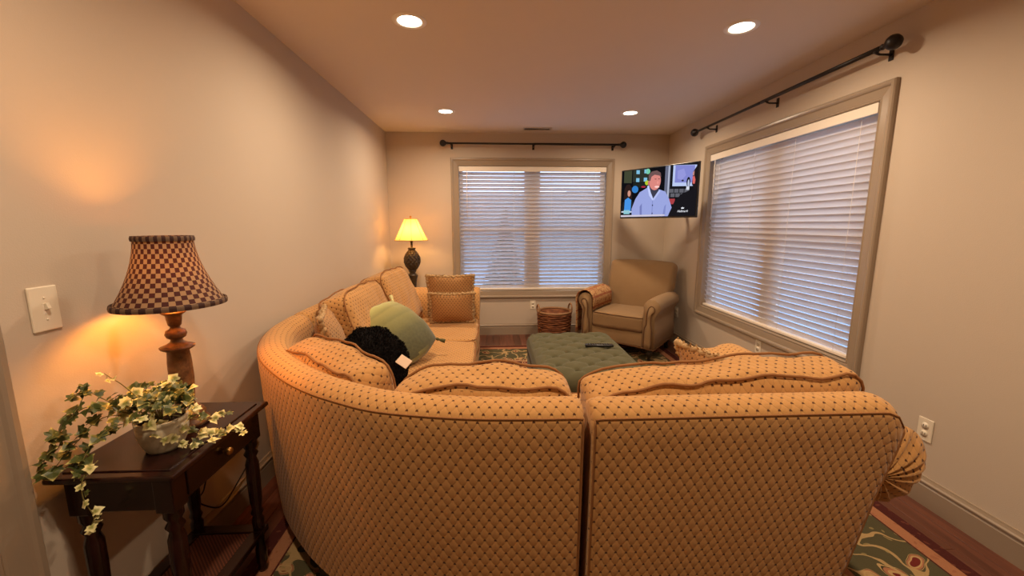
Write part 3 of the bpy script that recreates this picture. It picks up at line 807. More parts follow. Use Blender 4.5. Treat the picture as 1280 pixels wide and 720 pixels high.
inner[0] = (0.255, inner[0][1]); inner[-1] = (inner[-1][0], 2.35)
prism('base', inner+front, 0.115, 0.295, 'sofa', cs, 0.012)
seat = prism('seat_cushion', inner+front, 0.30, 0.46, 'sofa', cs, 0.035)
for (x, y) in ((-0.64, 1.42), (-1.04, 1.96), (0.18, 1.14), (-0.16, 2.25), (-1.1, 2.28), (0.2, 2.03)): leg_block(cs, x, y, 0.118, 0.07)
def sag(q, amt=0.05, w=0.6): return Vector((q.x, q.y-amt*abs(2*q.x/w)**3.5*(0.5+q.y/0.5), q.z))
wp(box_cushion('back_cushion', 0.60, 0.47, 0.16, cs, r=0.05, puff=0.30, wr=0.010, seed=3.3, wob=0.003, loc=(-0.035, 1.315, 0.652), rot=(R(100), 0, 0), deform=lambda q: sag(q, 0.035, 0.6)), cs)
wp(box_cushion('back_cushion', 0.60, 0.44, 0.15, cs, r=0.05, puff=0.30, wr=0.009, seed=8.1, wob=0.004, loc=(-0.61, 1.585, 0.672), rot=(R(103), 0, R(-41)), deform=lambda q: sag(q, 0.02, 0.6)), cs)
# --- section with the gathered rolled arm
rs = thing('sofa_section', 'straight piece of the gold dotted sectional with a gathered rolled arm', 'sofa', (0.75, 1.6, 0), 0, SG)
XE = 1.222
def taper(q):
    xr = 1.222-max(0, 0.81-q.z)*0.19
    x = 0.283+(q.x-0.283)*(xr-0.283)/(XE-0.283)
    z = q.z; e = q.x-(XE-0.075)
    if e > 0 and z > 0.6: z -= (0.075-math.sqrt(max(0, 0.075**2-e*e)))*min(1, (z-0.6)/0.15)
    return Vector((x, q.y, z))
pth = [(XE-(XE-0.283)*i/30, 1.055) for i in range(31)]
sweep_back('backrest', pth, rs, post=taper)
wp(box('base', 0.285, 1.05, 1.21, 2.09, 0.115, 0.295, 'sofa', rs, 0.012, 2, True), rs)
wp(box_cushion('seat_cushion', 0.735, 0.885, 0.16, rs, r=0.04, puff=0.12, wr=0.004, seed=2, loc=(0.658, 1.66, 0.378)), rs)
wp(box_cushion('back_cushion', 0.92, 0.48, 0.17, rs, r=0.05, puff=0.28, wr=0.008, seed=5.2, wob=0.004, loc=(0.772, 1.325, 0.648), rot=(R(100), 0, 0), deform=lambda q: Vector((q.x, q.y+(0.030*(q.x/0.46)-0.022*abs(q.x/0.46)**5)*(0.5+q.y/0.48), q.z))), rs)
rolled_arm(rs, lambda o_, a, u: Vector((1.268+o_, 1.165+a, u)), 0.95)
for (x, y) in ((0.33, 1.14), (1.05, 1.14), (0.33, 2.03), (1.08, 2.03)): leg_block(rs, x, y, 0.118, 0.07)
# --- section along the wall
ls = thing('sofa_section', 'long piece of the gold dotted sectional against the wall with two seat cushions', 'sofa', (-0.65, 3.2, 0), 0, SG)
sweep_back('backrest', [(-1.197, 2.37+(3.93-2.37)*i/40) for i in range(41)], ls)
wp(box('base', -1.04, -0.135, 2.372, 3.93, 0.115, 0.295, 'sofa', ls, 0.012, 2, True), ls)
for (y0, y1, sd) in ((2.372, 3.15, 1.0), (3.156, 3.93, 4.0)):
    wp(box_cushion('seat_cushion', 0.90, y1-y0, 0.16, ls, r=0.04, puff=0.14, wr=0.004, seed=sd, loc=(-0.588, (y0+y1)/2, 0.378)), ls)
wp(box_cushion('back_cushion', 0.76, 0.47, 0.18, ls, r=0.055, puff=0.35, wr=0.008, seed=6.0, loc=(-0.905, 2.80, 0.70), rot=(R(108), 0, R(-90)), deform=lambda q: Vector((q.x, q.y+0.02*math.cos(q.x*4), q.z))), ls)
wp(box_cushion('back_cushion', 0.72, 0.50, 0.19, ls, r=0.055, puff=0.38, wr=0.008, seed=9.0, loc=(-0.865, 3.54, 0.725), rot=(R(112), 0, R(-93))), ls)
rolled_arm(ls, lambda o_, a, u: Vector((-1.02+a, 4.165+o_, u)), 0.885)
for (x, y) in ((-1.1, 2.45), (-0.2, 2.45), (-1.1, 4.03), (-0.2, 4.03)): leg_block(ls, x, y, 0.118, 0.07)

# ---------------------------------------------------------------- loose pillows
FG = 'fringed gold pillows on the sofa'
knife_pillow('throw_pillow', 0.44, 0.40, 0.15, None, 'pillowfab', (-0.92, 2.285, 0.70), (R(102), 0, R(-72)), seed=1.5, fringe=0.03, label='gold striped throw pillow with fringe slumped in the curved sofa corner', cat='pillow', group=FG, wr=0.012)
knife_pillow('throw_pillow', 0.44, 0.40, 0.14, None, 'pillowfab', (-0.40, 3.845, 0.705), (R(80), 0, R(180)), seed=2.5, fringe=0.03, label='larger fringed gold pillow leaning upright against the far sofa arm', cat='pillow', group=FG)
knife_pillow('throw_pillow', 0.40, 0.29, 0.13, None, 'pillowfab', (-0.375, 3.665, 0.62), (R(76), 0, R(182)), seed=3.5, fringe=0.03, label='small rectangular fringed gold pillow in front of the larger one', cat='pillow', group=FG)
knife_pillow('throw_pillow', 0.42, 0.38, 0.15, None, 'pillowfab', (1.045, 1.70, 0.635), (R(66), 0, R(112)), seed=4.5, fringe=0.035, label='fringed gold pillow peeking over the sofa back beside the rolled arm', cat='pillow', group=FG)
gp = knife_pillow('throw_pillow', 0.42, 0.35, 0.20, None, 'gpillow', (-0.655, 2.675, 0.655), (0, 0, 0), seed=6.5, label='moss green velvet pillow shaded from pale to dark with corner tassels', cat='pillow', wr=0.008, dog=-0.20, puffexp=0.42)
gx = Vector((0.41, -0.19, -0.30)).normalized(); gz = Vector((0.40, -0.62, 0.68)); gz = (gz-gx*gz.dot(gx)).normalized(); gy = gz.cross(gx)
gp.rotation_euler = Matrix((gx, gy, gz)).transposed().to_euler()
def tassel(root, loc, d, mat, L=0.07):
    d = Vector(d).normalized(); V, F = tube_data([Vector((0, 0, 0)), d*0.012, d*0.02, d*0.03, d*0.036, d*L*0.7, d*L], lambda f: [0.004, 0.010, 0.011, 0.007, 0.009, 0.013, 0.014][min(6, int(round(f*6)))], 10)
    o = mesh('tassel', V, F, mat, root); o.location = loc; return o
tassel(gp, (-0.206, 0.170, 0), (-1, 0.6, -0.2), 'ctassel'); tassel(gp, (-0.206, -0.170, 0), (-0.5, -1, 0.2), 'ctassel')
tassel(gp, (0.206, 0.170, 0), (1, 0.5, 0.1), 'gtassel'); tassel(gp, (0.206, -0.170, 0), (0.9, -0.7, 0.25), 'gtassel')

# ---------------------------------------------------------------- black fleece bundle and card
t = thing('fleece_throw', 'round bundle of fluffy black fleece nestled in the sofa corner', 'throw', (-0.665, 2.15, 0.462))
V, F = [], []; nu, nv = 48, 26
def bundle(th, ph):
    x, y, z = math.sin(ph)*math.cos(th), math.sin(ph)*math.sin(th), math.cos(ph)
    k = 1+0.10*nz((x*2.3+4, y*2.3, z*2.3))+0.06*nz((x*6, y*6+2, z*6))
    return Vector((0.185*x*k+0.05*max(0, -z)*max(0, x), 0.165*y*k-0.02*max(0, -z), 0.182+0.182*(z if z > -0.6 else -0.6-(abs(z)-0.6)*0.9)*(k if z > 0 else 1)))
for i in range(nv+1):
    for j in range(nu): V.append(bundle(2*PI*j/nu, PI*i/nv))
for i in range(nv):
    for j in range(nu): F.append((i*nu+j, i*nu+(j+1) % nu, (i+1)*nu+(j+1) % nu, (i+1)*nu+j))
zmin = min(v.z for v in V)
V = [Vector((v.x, v.y, v.z-zmin)) for v in V]
mesh('bundle', V, F, 'fur', t)
rr = random.Random(5); FV, FF = [], []
for i in range(9000):
    th, z = rr.random()*2*PI, rr.uniform(-0.75, 1); p = bundle(th, math.acos(z)); p.z -= zmin; nrm = (p-Vector((0, 0, 0.15))).normalized()
    d = (nrm+Vector((rr.uniform(-1, 1), rr.uniform(-1, 1), rr.uniform(-1, 1)))*0.8).normalized(); s = d.cross(nrm+Vector((0.01, 0.02, 0))).normalized()*0.0022
    m1 = p+d*0.005+nrm*0.002; e = p+d*0.009+nrm*0.004; i0 = len(FV); FV += [p-s, p+s, m1+s, m1-s, e]; FF += [(i0, i0+1, i0+2, i0+3), (i0+3, i0+2, i0+4)]
f = mesh('fluff', FV, FF, 'fur', t, fix=False); f['kind'] = 'stuff'
# trailing edge of the fleece across the seat
V, F = [], []
for i in range(19):
    for j in range(13):
        x = -0.10+0.36*i/18; y = -0.20+0.24*j/12; e = min(i, 18-i, j, 12-j)
        z = 0.010+0.020*min(1, e/3)+0.012*nz((x*14, y*14, 1))*min(1, e/2); V.append((x, y, max(0.004, z)))
top = len(V); V += [(v[0], v[1], 0.002) for v in V[:top]]
for i in range(18):
    for j in range(12):
        a = i*13+j; F.append((a, a+13, a+14, a+1)); F.append((top+a, top+a+1, top+a+14, top+a+13))
for i in range(18):
    for j in (0, 12): a = i*13+j; F.append((a, a+13, top+a+13, top+a))
for j in range(12):
    for i in (0, 18): a = i*13+j; F.append((a, a+1, top+a+1, top+a))
mesh('trailing_edge', V, F, 'fur', t)
o = tag(box('paper_card', -0.036, 0.036, -0.026, 0.026, -0.003, 0.003, 'card', None, 0.001), 'small pale card tucked between the black fleece and green pillow', 'card')
o.location = (-0.462, 2.03, 0.675); o.rotation_euler = (R(40), R(22), R(-28))

# ---------------------------------------------------------------- tufted ottoman
OX0, OX1, OY0, OY1, OZ = 0.285, 1.015, 2.36, 3.385, 0.45
ow, od = OX1-OX0, OY1-OY0
t = thing('tufted_ottoman', 'moss green button-tufted rectangular ottoman in the middle of the rug', 'ottoman', ((OX0+OX1)/2, (OY0+OY1)/2, 0))
sx, sy2 = ow/3.35, 0.170
def tuft(x, y):
    p, q = x/sx+y/sy2, x/sx-y/sy2
    tr = lambda v: abs(v-math.floor(v+0.5))
    fp, fq = tr(p), tr(q); fold = min(1, min(fp, fq)*3.2)
    dimp = math.exp(-((fp*fp+fq*fq)/0.018))
    return 0.020*fold**0.6-0.030*dimp
V, F = [], []; nx, ny = 84, 110
for i in range(nx+1):
    for j in range(ny+1):
        u, v = 2*i/nx-1, 2*j/ny-1
        x, y = u*ow/2, v*od/2
        ed = min(ow/2-abs(x), od/2-abs(y)); r_ = 0.07
        # rounded shoulder and rounded plan corners
        cxr, cyr = max(0, abs(x)-(ow/2-r_)), max(0, abs(y)-(od/2-r_)); dist = min(r_, math.hypot(cxr, cyr))
        drop = r_-math.sqrt(max(0, r_*r_-dist*dist))
        if math.hypot(cxr, cyr) > r_:
            k = r_/math.hypot(cxr, cyr)
            x = math.copysign(ow/2-r_+cxr*k, x); y = math.copysign(od/2-r_+cyr*k, y)
        fade = min(1, max(0, (ed-0.025)/0.06))
        V.append((x, y, OZ-drop+tuft(x, y)*fade+0.010*(1-u*u)*(1-v*v)))
for i in range(nx):
    for j in range(ny): a = i*(ny+1)+j; F.append((a, a+ny+1, a+ny+2, a+1))
loop = [i*(ny+1) for i in range(nx+1)]+[nx*(ny+1)+j for j in range(1, ny+1)]+[i*(ny+1)+ny for i in range(nx-1, -1, -1)]+[j for j in range(ny-1, 0, -1)]
base0 = len(V)
for k in loop: V.append((V[k][0]*0.985, V[k][1]*0.99, 0.30))
for k in range(len(loop)):
    k2 = (k+1) % len(loop); F.append((loop[k], loop[k2], base0+k2, base0+k))
F.append(tuple(base0+k for k in range(len(loop))))
mesh('tufted_top', V, F, 'green', t)
box('side_panel', -ow/2+0.01, ow/2-0.01, -od/2+0.01, od/2-0.01, 0.12, 0.302, 'green', t, 0.02, 3, True)
btn = None
for a in range(-8, 9):
    for b_ in range(-14, 15):
        if (a+b_) % 2: continue
        x, y = a*sx/2, b_*sy2/2
        if abs(x) > ow/2-0.065 or abs(y) > od/2-0.06: continue
        if btn is None:
            btn = o = lathe('button', [(0, 0.006), (0.007, 0.005), (0.011, 0.001), (0.009, -0.004), (0, -0.005)], 'green', t, 12)
        else:
            o = bpy.data.objects.new('button', btn.data); C.objects.link(o); o.parent = t
        u, v = 2*x/ow, 2*y/od
        o.location = (x, y, OZ-0.027+0.010*(1-u*u)*(1-v*v))
for s in (-1, 1):
    for q in (-1, 1):
        lathe('leg', [(0.0, 0.0), (0.018, 0.0), (0.022, 0.01), (0.030, 0.07), (0.034, 0.11), (0.034, 0.121), (0, 0.121)], 'blackwood', t, 18, (s*(ow/2-0.07), q*(od/2-0.07), 0.010)).scale = (1, 1, 0.92)
# remote control
t = thing('remote_control', 'slim black remote control lying on the green ottoman', 'remote', (0.79, 2.875, OZ+0.0265), R(-3))
box('body', -0.105, 0.105, -0.022, 0.022, 0, 0.018, 'darkplastic', t, 0.006, 3, True)
for i in range(9):
    for j in (-1, 0, 1):
        box('key', -0.085+i*0.018, -0.073+i*0.018, j*0.012-0.003, j*0.012+0.003, 0.0175, 0.0195, 'slot', t)

# ---------------------------------------------------------------- armchair
AC = thing('armchair', 'brown upholstered armchair with rolled arms below the television', 'armchair', (1.265, 4.02, 0), R(-40))
box('base', -0.395, 0.395, 0.03, 0.74, 0.15, 0.30, 'chair', AC, 0.015, 3, True)
box_cushion('seat_cushion', 0.555, 0.60, 0.155, AC, 'chair', 'chairpipe', r=0.035, puff=0.14, wr=0.003, seed=1, loc=(0, 0.315, 0.380), pr=0.004)
# back
V, F = rounded_grid(0.74, 0.70, 0.18, 0.06, (22, 20, 5))
def chair_back(p):
    x, y, z = p
    v = (y+0.35)/0.70                           # 0 bottom .. 1 top
    wd = 0.80+0.22*min(1, v*1.6) if v < 0.62 else 1.02
    x *= wd
    cr = 0.018*(1-(2*p.x/0.74)**2)
    y2 = y+(cr if v > 0.8 else 0); z2 = z+(0.045*max(0, v-0.55)**1.5*-2.2)+(0.03*(1-(2*p.x/0.74)**2)*(1 if z > 0 else 0)*math.sin(PI*v))
    return Vector((x, y2, z2))
o = mesh('backrest', [chair_back(p) for p in V], F, 'chair', AC, fix=False); o.location = (0, 0.675, 0.615); o.rotation_euler = (R(100), 0, R(180))
o.rotation_euler = (R(90-10), 0, 0); o.scale = (1, 1, -1)
o.scale = (1, 1, 1)
# arms
def chair_arm(s):
    c = (0.360, 0.565); r_ = 0.082
    prof = [(0.275, 0.15), (0.275, 0.40), (0.280, 0.52)]
    for k in range(12):
        a = R(195-k*22); prof.append((c[0]+r_*math.cos(a), c[1]+r_*math.sin(a)))
    prof += [(0.392, 0.46), (0.397, 0.34), (0.40, 0.15)]
    m = len(prof); V, F = [], []
    ys = [(0.020, 0.97), (0.035, 1.0)]+[(0.035+0.62*i/8, 1.0) for i in range(1, 9)]+[(0.70, 0.96)]
    for (y, sc) in ys:
        for (x, z) in prof:
            hz = 0.012*math.sin(PI*min(1, y/0.68)) if z > 0.5 else 0
            V.append((s*(c[0]+(x-c[0])*sc), y, z+hz))
    for i in range(len(ys)-1):
        for k in range(m): F.append((i*m+k, i*m+(k+1) % m, (i+1)*m+(k+1) % m, (i+1)*m+k))
    F += [tuple(range(m)), tuple(range((len(ys)-1)*m, len(ys)*m))]
    arm = mesh('arm', V, F, 'chair', AC)
    # narrow scroll panel and welts on the arm front
    inn = [(0.300, 0.155), (0.300, 0.34), (0.318, 0.40), (0.322, 0.50), (0.335, 0.56), (0.36, 0.585), (0.388, 0.575), (0.398, 0.545), (0.385, 0.52), (0.366, 0.50), (0.362, 0.42), (0.372, 0.34), (0.372, 0.155)]
    cl = catmull([(s*x, 0.0, z) for x, z in inn], 4)
    V = [Vector((p.x, 0.004, p.z)) for p in cl]+[Vector((p.x, 0.024, p.z)) for p in cl]; n = len(cl)
    F = [tuple(range(n)), tuple(range(2*n-1, n-1, -1))]+[(i, (i+1) % n, n+(i+1) % n, n+i) for i in range(n)]
    pan = mesh('arm_front_panel', V, F, 'chair', AC)
    tube('welt', [Vector((p.x, 0.004, p.z)) for p in cl], 0.004, 'chairpipe', pan, 6)
    return arm
chair_arm(1); chair_arm(-1)
tube('bottom_welt', catmull([(-0.40, 0.72, 0.15), (-0.402, 0.4, 0.148), (-0.402, 0.03, 0.146), (-0.38, 0.010, 0.146), (-0.2, 0.008, 0.155), (0, 0.008, 0.158), (0.2, 0.008, 0.155), (0.38, 0.010, 0.146), (0.402, 0.03, 0.146), (0.402, 0.4, 0.148), (0.40, 0.72, 0.15)], 5), 0.006, 'chairpipe', AC, 6)
for s in (-1, 1):
    lathe('leg', [(0.0, 0.0), (0.016, 0.0), (0.018, 0.02), (0.013, 0.03), (0.022, 0.045), (0.034, 0.07), (0.036, 0.09), (0.026, 0.10), (0.032, 0.115), (0.034, 0.145), (0, 0.145)], 'blackwood', AC, 18, (s*0.34, 0.075, 0.0101)).scale = (1, 1, 0.98)
    box('leg', s*0.33-0.02, s*0.33+0.02, 0.66, 0.70, 0.0, 0.155, 'blackwood', AC, 0.004)
# throw folded over one arm
t = thing('throw_blanket', 'paisley tan and red throw draped over the armchair arm beside the basket', 'throw', (1.265, 4.02, 0), R(-40))
sec = [(-0.268, 0.475)]+[(-0.360+0.094*math.cos(R(15+k*15)), 0.572+0.097*math.sin(R(15+k*15))) for k in range(12)]+[(-0.455, 0.50), (-0.458, 0.42), (-0.46, 0.34), (-0.462, 0.26), (-0.462, 0.19)]
V, F, UV = [], [], []; ny = 16; m = len(sec)
sl = [0]
for a, b_ in zip(sec, sec[1:]): sl.append(sl[-1]+math.hypot(b_[0]-a[0], b_[1]-a[1]))
for lay in (0.0, 0.010):
    for k, (x, z) in enumerate(sec):
        a = sec[max(0, k-1)]; b_ = sec[min(m-1, k+1)]; nx_, nz_ = -(b_[1]-a[1]), (b_[0]-a[0]); l_ = math.hypot(nx_, nz_); nx_, nz_ = -nx_/l_, -nz_/l_
        if (x+0.36)*nx_+(z-0.5)*nz_ < 0: nx_, nz_ = -nx_, -nz_
        for j in range(ny+1):
            y = 0.005+0.47*j/ny; drop = max(0, k-12)/5
            y2 = y+drop*0.05*(1-j/ny)-0.015*drop
            w_ = 0.009*math.sin(j*1.7+k*0.25)*(0.35+drop)+0.004
            off = lay+abs(w_)
            V.append((x+nx_*off, y2, z+nz_*off+(0.012*math.sin(PI*min(1, y/0.68)) if k < 13 else 0))); UV.append((y, sl[k]))
nn = m*(ny+1)
for lay in (0, 1):
    for k in range(m-1):
        for j in range(ny): a = lay*nn+k*(ny+1)+j; F.append((a, a+1, a+ny+2, a+ny+1))
for k in range(m-1):
    for j in (0, ny): a = k*(ny+1)+j; F.append((a, a+ny+1, nn+a+ny+1, nn+a))
for j in range(ny):
    for k in (0, m-1): a = k*(ny+1)+j; F.append((a, a+1, nn+a+1, nn+a))
mesh('cloth', V, F, 'throw', t, True, UV)
FV, FF = [], []
for i in range(120):
    y = 0.0+0.46*i/120; x, z = -0.466, 0.192; l_ = random.uniform(0.03, 0.05); i0 = len(FV); dx = random.uniform(-0.01, 0.004)
    FV += [(x, y, z), (x, y+0.003, z), (x+dx, y+0.003, z-l_), (x+dx, y, z-l_)]; FF.append((i0, i0+1, i0+2, i0+3))
f = mesh('fringe', FV, FF, 'fringe', t, fix=False); f['kind'] = 'stuff'

# ---------------------------------------------------------------- basket
t = thing('wicker_basket', 'round brown woven basket with loop handle under the far window', 'basket', (0.735, 4.70, 0.0))
br_, bh = 0.195, 0.355
lathe('basket_wall', [(0, 0.012), (0.165, 0.012), (0.17, 0.0), (0.175, 0.02)]+[(0.178+0.018*i/8, 0.03+i*(bh-0.04)/8) for i in range(9)]+[(0.185, bh-0.01), (0.165, 0.03), (0, 0.025)], 'basket', t, 40)
for i in range(14):
    z = 0.025+i*0.0235; rad = 0.181+0.018*i/14
    pts = [(rad*math.cos(a)*(1+0.012*math.sin(a*13+i*PI)), rad*math.sin(a)*(1+0.012*math.sin(a*13+i*PI)), z+0.004*math.sin(a*3+i*2)) for a in [2*PI*k/78 for k in range(78)]]
    tube('woven_band', pts, 0.0115, 'basket', t, 6, True)
tube('rim', [(br_*math.cos(a), br_*math.sin(a), bh) for a in [2*PI*k/40 for k in range(40)]], 0.014, 'basketrim', t, 8, True)
for s in (PI+0.15, 0.15):
    c_, s_ = math.cos(s), math.sin(s)
    tube('handle', catmull([(br_*c_-0.06*s_, br_*s_+0.06*c_, bh-0.01), (br_*c_*1.02-0.055*s_, br_*s_*1.02+0.055*c_, bh+0.05), (br_*c_*1.03, br_*s_*1.03, bh+0.085), (br_*c_*1.02+0.055*s_, br_*s_*1.02-0.055*c_, bh+0.05), (br_*c_+0.06*s_, br_*s_-0.06*c_, bh-0.01)], 5), 0.010, 'basketrim', t, 8)

# ---------------------------------------------------------------- television
TW, TH = 0.885, 0.515
tv = thing('television', 'flat screen television showing a drama, mounted across the corner above the armchair', 'television', (1.672, 4.14, 1.70), R(-55.8))
box('bezel', -TW/2, TW/2, 0.0, 0.022, -TH/2, TH/2, 'darkplastic', tv, 0.003)
box('rear_housing', -0.3, 0.3, 0.02, 0.06, -0.2, 0.14, 'darkplastic', tv, 0.012)
mt = box('mount_plate', -0.11, 0.11, 0.058, 0.075, -0.1, 0.1, 'blackmetal', tv, 0.003)
tube('mount_arm', [(0, 0.07, 0), (0.02, 0.25, 0), (-0.02, 0.40, 0), (0.0, 0.535, 0)], 0.018, 'blackmetal', tv, 8)
sv, sf, sc_ = [], [], []
SWd, SHt = TW-0.022, TH-0.026
def scr(pts, col, layer):
    i0 = len(sv)
    for (x, y) in pts:
        u = min(1, max(0, (x-136)/(812-136))); tp = 190-84*u; bt = 592-4*u; v = min(1, max(0, (y-tp)/(bt-tp)))
        sv.append((-SWd/2+SWd*u, -0.0006-layer*0.00012, SHt/2-SHt*v+0.003))
    sf.append(tuple(range(i0, i0+len(pts)))); sc_.append(lin(*col))
def disc(cx, cy, rx, ry, n=14): return [(cx+rx*math.cos(2*PI*k/n), cy+ry*math.sin(2*PI*k/n)) for k in range(n)]
def rect(x0, y0, x1, y1): return [(x0, y0), (x1, y0), (x1, y1), (x0, y1)]
scr([(100, 0), (850, 0), (850, 720), (100, 720)], (14, 14, 18), 0)
scr(rect(155, 150, 235, 290), (62, 66, 48), 1); scr(rect(245, 140, 400, 280), (44, 48, 40), 1); scr(rect(250, 285, 420, 330), (30, 34, 30), 1)
for (x, y) in ((278, 175), (278, 245), (355, 168), (352, 240)): scr(rect(x, y, x+32, y+34), (120, 180, 210), 2)
scr(disc(388, 185, 22, 24), (110, 190, 150), 2); scr(disc(383, 285, 18, 22), (170, 190, 40), 2)
scr(disc(352, 322, 22, 8), (170, 40, 60), 2)
scr(rect(545, 130, 590, 560), (96, 100, 120), 1); scr(rect(572, 130, 584, 420), (170, 176, 196), 2)
scr(rect(590, 110, 830, 340), (22, 22, 26), 2); scr(rect(612, 128, 800, 318), (176, 190, 226), 3); scr(rect(630, 132, 786, 286), (124, 128, 196), 4)
scr([(650, 180), (700, 160), (720, 220), (690, 262), (650, 250)], (140, 142, 206), 5); scr(disc(695, 268, 10, 8), (40, 42, 60), 5)
for i in range(4):
    for j in range(2): scr(rect(588+i*42+j*12, 342+j*40, 624+i*42+j*12, 376+j*40), (92, 92, 100), 2)
scr(rect(585, 430, 640, 480), (160, 60, 66), 2)
# woman seated behind
scr(disc(272, 345, 32, 32), (50, 120, 190), 3)
scr([(140, 560), (150, 470), (185, 430), (240, 430), (262, 480), (265, 560)], (34, 34, 38), 3)
scr([(160, 430), (165, 340), (185, 305), (215, 300), (238, 330), (245, 420), (232, 440), (180, 440)], (42, 28, 26), 4)
scr(disc(214, 382, 16, 28), (196, 140, 122), 5); scr([(172, 440), (206, 418), (238, 440), (236, 556), (168, 556)], (66, 138, 214), 5)
scr(rect(140, 540, 250, 552), (190, 200, 214), 6); scr(rect(165, 530, 225, 566), (130, 186, 196), 6)
# man in the pale cardigan
scr([(250, 592), (245, 520), (280, 430), (320, 370), (390, 330), (430, 355), (500, 345), (555, 365), (590, 430), (620, 520), (600, 592)], (146, 156, 210), 7)
scr([(330, 592), (325, 500), (345, 470), (350, 592)], (112, 120, 176), 8); scr([(540, 592), (552, 500), (568, 480), (562, 592)], (122, 132, 190), 8)
scr([(398, 330), (420, 310), (490, 330), (500, 360), (452, 430), (420, 400)], (58, 58, 74), 8)
scr([(388, 318), (404, 308), (424, 372), (450, 428), (446, 446), (410, 400)], (184, 194, 236), 9); scr([(500, 348), (512, 362), (456, 446), (446, 432)], (170, 180, 226), 9)
scr(rect(441, 446, 449, 592), (126, 136, 192), 9)
for y in (488, 562): scr(disc(447, y, 5, 7), (40, 44, 64), 10)
scr(disc(456, 268, 54, 84, 20), (206, 128, 120), 9)
scr([(400, 270), (398, 216), (425, 186), (470, 176), (505, 196), (512, 236), (495, 222), (452, 214), (424, 232), (416, 270)], (104, 78, 78), 10)
scr(disc(402, 288, 10, 20), (190, 112, 106), 10)
scr(disc(478, 322, 22, 9), (244, 196, 190), 11); scr(rect(455, 250, 470, 256), (90, 50, 50), 11); scr(rect(486, 248, 500, 254), (90, 50, 50), 11); scr(disc(484, 284, 9, 14), (220, 142, 132), 11)
scr([(128, 576), (560, 572), (560, 586), (128, 596)], (196, 190, 204), 11)
# man in black, seen from behind
scr([(588, 592), (640, 450), (690, 390), (775, 345), (840, 330), (840, 620), (588, 620)], (24, 22, 26), 12)
scr([(770, 300), (775, 190), (800, 140), (840, 110), (840, 340), (790, 345)], (30, 24, 26), 13)
scr([(776, 296), (772, 236), (786, 226), (796, 262), (792, 298)], (206, 96, 92), 14); scr([(772, 200), (784, 180), (784, 222), (772, 224)], (186, 130, 120), 14)
scr(disc(742, 280, 15, 44, 18), (16, 16, 20), 12); scr(disc(743, 292, 7, 34, 14), (180, 188, 214), 13); scr(rect(728, 320, 752, 352), (200, 206, 220), 12)
me = bpy.data.meshes.new('screen'); me.from_pydata(sv, [], sf); me.update()
ca = me.color_attributes.new('Col', 'FLOAT_COLOR', 'CORNER')
for p in me.polygons:
    for li in p.loop_indices: ca.data[li].color = sc_[p.index]
so = link('screen', me, 'screen', tv, False)
# channel name in the corner of the picture
fc = bpy.data.curves.new('channel_text', 'FONT'); fc.body = 'Hallmark'; fc.size = 0.030; fc.shear = 0.35; fc.align_x = 'CENTER'; fc.extrude = 0
fo = bpy.data.objects.new('channel_text', fc); C.objects.link(fo)
dg = bpy.context.evaluated_depsgraph_get(); lm = bpy.data.meshes.new_from_object(fo.evaluated_get(dg)); bpy.data.objects.remove(fo)
lo = link('channel_logo', lm, 'logo', so, False); lo.rotation_euler = (R(90), 0, 0); lo.location = (0.30, -0.0035, -0.205)
cr_ = mesh('logo_crown', [(-0.013, 0, 0), (0.013, 0, 0), (0.017, 0, 0.014), (0.008, 0, 0.006), (0, 0, 0.017), (-0.008, 0, 0.006), (-0.017, 0, 0.014)], [(0, 1, 2, 3, 4, 5, 6)], 'logo', so, False, fix=False); cr_.location = (0.30, -0.0035, -0.172)

# ---------------------------------------------------------------- side table by the wall
TX0, TX1, TY0, TY1, TZ = -1.212, -0.872, 1.045, 1.525, 0.704
tcx, tcy = (TX0+TX1)/2, (TY0+TY1)/2
st = thing('side_table', 'dark cherry side table with turned legs and a cane shelf beside the sofa', 'side table', (tcx, tcy, 0))
hx, hy = (TX1-TX0)/2, (TY1-TY0)/2
b = bmesh.new(); bm_box(b, -hx, hx, -hy, hy, TZ-0.022, TZ-0.004, 0.007, 3); bm_box(b, -hx+0.028, hx-0.028, -hy+0.028, hy-0.028, TZ-0.006, TZ, 0.002, 1)
bmobj('table_top', b, 'cherry', st)
ix, iy = hx-0.030, hy-0.030
for s in (-1, 1):
    box('apron', -ix, ix, min(s*iy, s*(iy-0.018)), max(s*iy, s*(iy-0.018)), TZ-0.125, TZ-0.022, 'cherry', st, 0.002)
box('apron', -ix, -ix+0.018, -iy, iy, TZ-0.125, TZ-0.022, 'cherry', st, 0.002)
box('apron', ix-0.018, ix, -iy, iy, TZ-0.125, TZ-0.022, 'cherry', st, 0.002)
dr = box('drawer', ix-0.002, ix+0.008, -iy+0.05, iy-0.05, TZ-0.115, TZ-0.032, 'cherry', st, 0.003)
kb = lathe('knob', [(0, 0.026), (0.010, 0.024), (0.014, 0.017), (0.011, 0.010), (0.006, 0.005), (0.007, 0)], 'brass', dr, 16); kb.location = (ix+0.008, 0, TZ-0.072); kb.rotation_euler = (0, R(90), 0)
leg_prof = [(0.0, 0.0), (0.013, 0.0), (0.018, 0.015), (0.014, 0.03), (0.020, 0.045), (0.020, 0.10), (0.014, 0.125), (0.020, 0.20), (0.0215, 0.23), (0.015, 0.245), (0.022, 0.262), (0.016, 0.278), (0.021, 0.31), (0.0235, 0.40), (0.023, 0.47), (0.016, 0.495), (0.0245, 0.512), (0.016, 0.528), (0.025, 0.545), (0.025, 0.578)]
for s in (-1, 1):
    for q in (-1, 1):
        lg = lathe('leg', leg_prof, 'cherry', st, 20, (s*(ix-0.024), q*(iy-0.024), 0.0101 if s > 0 else 0)); lg.scale.z = 1.0 if s < 0 else 0.985
        box('leg_block', s*(ix-0.024)-0.027, s*(ix-0.024)+0.027, q*(iy-0.024)-0.027, q*(iy-0.024)+0.027, TZ-0.135, TZ-0.021, 'cherry', st, 0.003)
b = bmesh.new()
zs = 0.185
